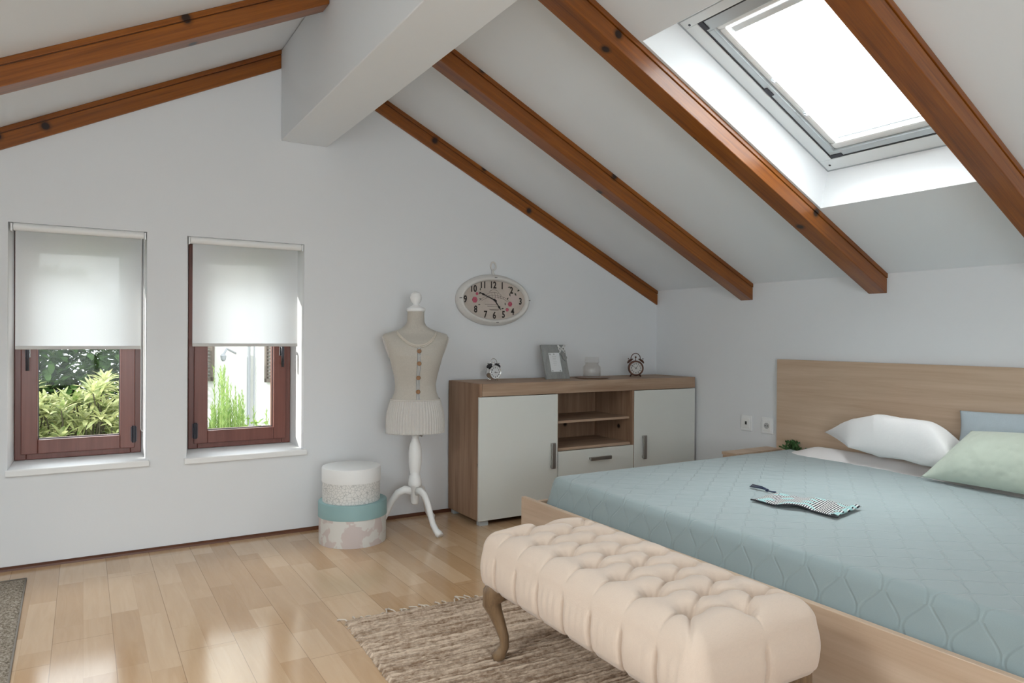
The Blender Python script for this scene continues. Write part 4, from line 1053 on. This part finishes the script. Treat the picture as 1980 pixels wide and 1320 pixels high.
for k in range(26):
    a = rnd.uniform(0, 2 * PI); r = rnd.uniform(.2, 1) * .010; 
    b.tube([(-.222, .122 + .3 * r * math.cos(a), .008 + .3 * r * abs(math.sin(a))), (-.26, .135 + .8 * r * math.cos(a), .009 + .9 * r * abs(math.sin(a))), (-.315 + rnd.uniform(-.008, .008), .150 + 1.5 * r * math.cos(a), .005 + 1.3 * r * abs(math.sin(a)))], .0022, 5)
b.lathe([(.006, -.006), (.0075, 0), (.006, .006)], 10, Matrix.Translation((-.23, .124, .008)) @ Matrix.Rotation(PI / 2, 4, 'Y')); b.build('tassel', MT['navy'], pch, smooth=True)

# little plant on the bed base between mattress and headboard, and the bedside shelf beyond
pl = thing('potted_plant', 'tiny green potted plant peeping over the mattress edge beside the headboard', 'plant', (3.812, 2.876, .300))
b = MB(); b.lathe([(0, 0), (.026, 0), (.034, .105), (.037, .107), (.037, .122), (.033, .122), (.031, .112), (0, .112)], 24, cap=False); b.build('pot', plain('white_ceramic_pot', (.75, .74, .72), .4), pl, smooth=True)
b = MB()
for k in range(260):
    a = rnd.uniform(0, 2 * PI); tilt = rnd.uniform(.0, .95); L = rnd.uniform(.03, .092); d = Vector((math.sin(tilt) * math.cos(a), math.sin(tilt) * math.sin(a), math.cos(tilt)))
    p = Vector((0, 0, .115)) + d * L; l = rnd.uniform(.014, .024); s_ = d.cross(Vector((rnd.uniform(-1, 1), rnd.uniform(-1, 1), rnd.uniform(-1, 1)))).normalized() * l * .35
    e = (d + Vector((rnd.uniform(-.5, .5), rnd.uniform(-.5, .5), rnd.uniform(-.1, .6)))).normalized()
    b.add([p, p + e * l * .5 + s_, p + e * l, p + e * l * .5 - s_], [(0, 1, 2, 3)])
for k in range(10):
    a = k * .63; b.tube([(0, 0, .11), (.018 * math.cos(a), .018 * math.sin(a), .15), (.03 * math.cos(a), .03 * math.sin(a), .185)], .0015, 5)
b.build('foliage', plain('dark_green_leaf', (.05, .12, .035), .5, var=.4, bscale=60), pl)
ns = thing('bedside_shelf', 'slim beech bedside shelf between the bed and the wall sockets', 'bedside table', (3.70, 3.05, 0))
b = MB(); b.box(3.42, 2.985, .428, 3.845, 3.10, .446); b.build('top', MT['beech'], ns, bevel=.002, world=True)
b = MB(); b.box(3.425, 2.99, 0, 3.443, 3.095, .427); b.build('side_panel', MT['beech'], ns, world=True)
b = MB(); b.box(3.822, 2.99, 0, 3.840, 3.095, .427); b.build('side_panel', MT['beech'], ns, world=True)

# ------------------------------------------------------------------ outside the gable windows
b = MB(); b.box(-14, 4.8, -3.2, 16, 26, -3.0); tag(b.build('lawn', plain('grass', (.10, .16, .05), .9, bump=.4, bscale=8, var=.4)), kind='structure')
def leafmat(name, c0, c1, transl=.35):
    t = NT(name); nz = t.noise(t.coord(scale=(3.2, 3.2, 3.2)), 1, 3); oi = t.n('TexCoord')
    n2 = t.noise(t.coord(scale=(23, 23, 23)), 1, 1); f = t.math('ADD', t.math('MULTIPLY', nz.outputs[0], .5), t.math('MULTIPLY', n2.outputs[0], .5))
    col = t.ramp(f, [(.35, c0), (.65, c1)]); t.set(color=col, rough=.45, spec=.4)
    tl = t.n('BsdfTranslucent', {'Color': col}); mx = t.n('MixShader', {0: transl, 1: t.b.outputs[0], 2: tl.outputs[0]}); t.t.links.new(mx.outputs[0], t.out.inputs[0]); return t.m
def leaf(b, p, d, L, wd, droop):
    d = d.normalized(); s_ = d.cross(Vector((0, 0, 1)));
    if s_.length < .01: s_ = Vector((1, 0, 0))
    s_.normalize(); up = s_.cross(d); vs = []
    for k, ww in ((0, .15), (.3, .8), (.6, 1), (.85, .6), (1, .02)):
        q = p + d * L * k - Vector((0, 0, 1)) * droop * L * k * k
        vs += [q + s_ * wd * ww + up * wd * .3 * ww, q, q - s_ * wd * ww + up * wd * .3 * ww]
    fs = []
    for k in range(4): a = 3 * k; fs += [(a, a + 1, a + 4, a + 3), (a + 1, a + 2, a + 5, a + 4)]
    b.add(vs, fs)
sh = thing('loquat_shrub', 'sunlit shrub with long pale green leaves outside the left hand window', 'shrub', (.0, 6.9, -3.0))
b = MB(); st = MB()
for k in range(520):
    c = Vector((rnd.uniform(-.95, .62), 6.5 + rnd.uniform(-.3, .9), rnd.uniform(-.5, .80)))
    if c.z > .72 - .15 * abs(c.x) + .1 * math.sin(c.x * 9): c.z -= .4
    up = Vector((rnd.uniform(-.4, .4), rnd.uniform(-.9, .1), 1)).normalized()
    for j in range(13):
        a = j * 2.4 + rnd.uniform(-.2, .2); el = .15 + .075 * j
        s1 = up.cross(Vector((1, .2, .1))).normalized(); s2 = up.cross(s1)
        d = (s1 * math.cos(a) + s2 * math.sin(a)) * math.cos(el) + up * math.sin(el)
        leaf(b, c, d, rnd.uniform(.10, .19), rnd.uniform(.013, .021), rnd.uniform(.05, .35))
    st.tube([c, c - up * .15 + Vector((0, .02, -.1)), Vector((c.x * .5, 6.9, c.z - .8))], [.005, .006, .010], 5)
b.build('foliage', leafmat('loquat_leaf', (.13, .20, .05), (.60, .60, .30)), sh, smooth=True, world=True)
st.tube([(0, 6.9, -3), (.05, 6.9, -.3)], [.09, .05], 8); st.build('stem', plain('bark', (.06, .055, .03), .9), sh, world=True)
tr = thing('tree', 'dark green tree filling the view behind the pale shrub', 'tree', (-.4, 10.2, -3.0))
b = MB()
for k in range(9500):
    a = rnd.uniform(0, 2 * PI); r = math.sqrt(rnd.random()); p = Vector((-.25 + 1.05 * r * math.cos(a), 10.0 + rnd.uniform(-.9, .5), .3 + 1.6 * r * math.sin(a)))
    d = Vector((rnd.uniform(-1, 1), rnd.uniform(-1, .6), rnd.uniform(-.7, .7))); leaf(b, p, d, rnd.uniform(.09, .17), .036, .2)
b.build('foliage', leafmat('dark_tree_leaf', (.02, .05, .012), (.10, .20, .045)), tr, smooth=True, world=True)
b = MB(); b.tube([(-.4, 10.2, -3), (-.5, 10.2, -.5), (-.6, 10.1, 1.5)], [.18, .13, .07], 10); b.build('trunk', plain('tree_bark', (.10, .08, .06), .9), tr, world=True)
bs = thing('bamboo_shrub', 'upright feathery green shrub outside the right hand window', 'shrub', (1.10, 6.6, -3.0))
b = MB(); st = MB()
for k in range(95):
    x = rnd.gauss(1.06, .12); y = 6.5 + rnd.uniform(-.15, .25); top_ = rnd.uniform(.42, .60) + (.30 if abs(x - 1.045) < .018 else .16 if abs(x - 1.13) < .014 or abs(x - 1.20) < .012 else 0) - .6 * max(0, abs(x - 1.08) - .13)
    lx = rnd.uniform(-.05, .05); p0 = Vector((x, y, -.6)); p1 = Vector((x + lx, y, top_)); st.tube([p0, p1], [.006, .002], 4)
    for j in range(80):
        q = p0.lerp(p1, .30 + .70 * j / 80); a = rnd.uniform(0, 2 * PI); L = rnd.uniform(.05, .10) * (1.15 - .7 * j / 80)
        d = Vector((math.cos(a) * .55, math.sin(a) * .55, 1)); s_ = d.cross(Vector((math.sin(a * 3), math.cos(a * 5), .2))).normalized() * .0045
        b.add([q - s_, q + s_, q + d.normalized() * L], [(0, 1, 2)])
b.build('foliage', leafmat('feathery_green', (.12, .24, .05), (.34, .46, .15)), bs, world=True)
st.build('stem', plain('green_stem', (.25, .32, .10), .8), bs, world=True)
lw_ = thing('low_shrub', 'low round leafed bush below the feathery shrub outside', 'shrub', (1.3, 7.6, -3.0))
b = MB()
for k in range(1500):
    p = Vector((rnd.uniform(.85, 2.0), 7.5 + rnd.uniform(-.3, .4), rnd.uniform(-.5, .20) + .10 * math.sin(k)))
    leaf(b, p, Vector((rnd.uniform(-1, 1), rnd.uniform(-1, .3), rnd.uniform(-.3, .9))), rnd.uniform(.05, .10), .025, .2)
b.build('foliage', leafmat('round_leaf', (.10, .20, .04), (.34, .46, .12)), lw_, smooth=True, world=True)
# neighbour's house
HM = Matrix.Translation((1.9, 9.6, -3.0)) @ Matrix.Rotation(math.radians(-45), 4, 'Z')
hs = thing('neighbour_house', 'white neighbouring house with grey shutters seen through the right hand window', 'building', M=HM)
b = MB(); b.box(-.95, 0, 0, 5.5, 3.5, 7.5); b.build('wall', plain('white_render', (.80, .78, .75), .9, bump=.3, bscale=6, var=.04), hs)
MT['shut'] = plain('grey_brown_shutter', (.16, .13, .11), .7)
for x in (-.75, .34):
    b = MB(); w2 = .16; b.box(x - w2, -.05, 3.55, x - w2 + .03, -.005, 5.0); b.box(x + w2 - .03, -.05, 3.55, x + w2, -.005, 5.0); b.box(x - w2, -.05, 3.55, x + w2, -.005, 3.6); b.box(x - w2, -.05, 4.95, x + w2, -.005, 5.0)
    for k in range(30): b.box(x - w2 + .03, -.035, 3.62 + .045 * k, x + w2 - .03, -.012, 3.64 + .045 * k)
    b.build('shutter', MT['shut'], hs)
b = MB(); b.tube([(-.04, -.06, 0), (-.04, -.06, 7)], .022, 10); b.tube([(.02, -.03, 0), (.02, -.03, 7)], .010, 8); b.build('downpipe', plain('grey_pipe', (.34, .35, .37), .5), hs)
b = MB(); b.tube([(-.28, 0, 3.92), (-.28, -.18, 3.98), (-.30, -.22, 3.90)], .016, 8); b.lathe([(.012, 0), (.03, .02), (.038, .07), (.012, .10)], 14, Matrix.Translation((-.30, -.22, 3.82))); b.build('wall_lamp', plain('grey_lamp', (.30, .31, .33), .5), hs)
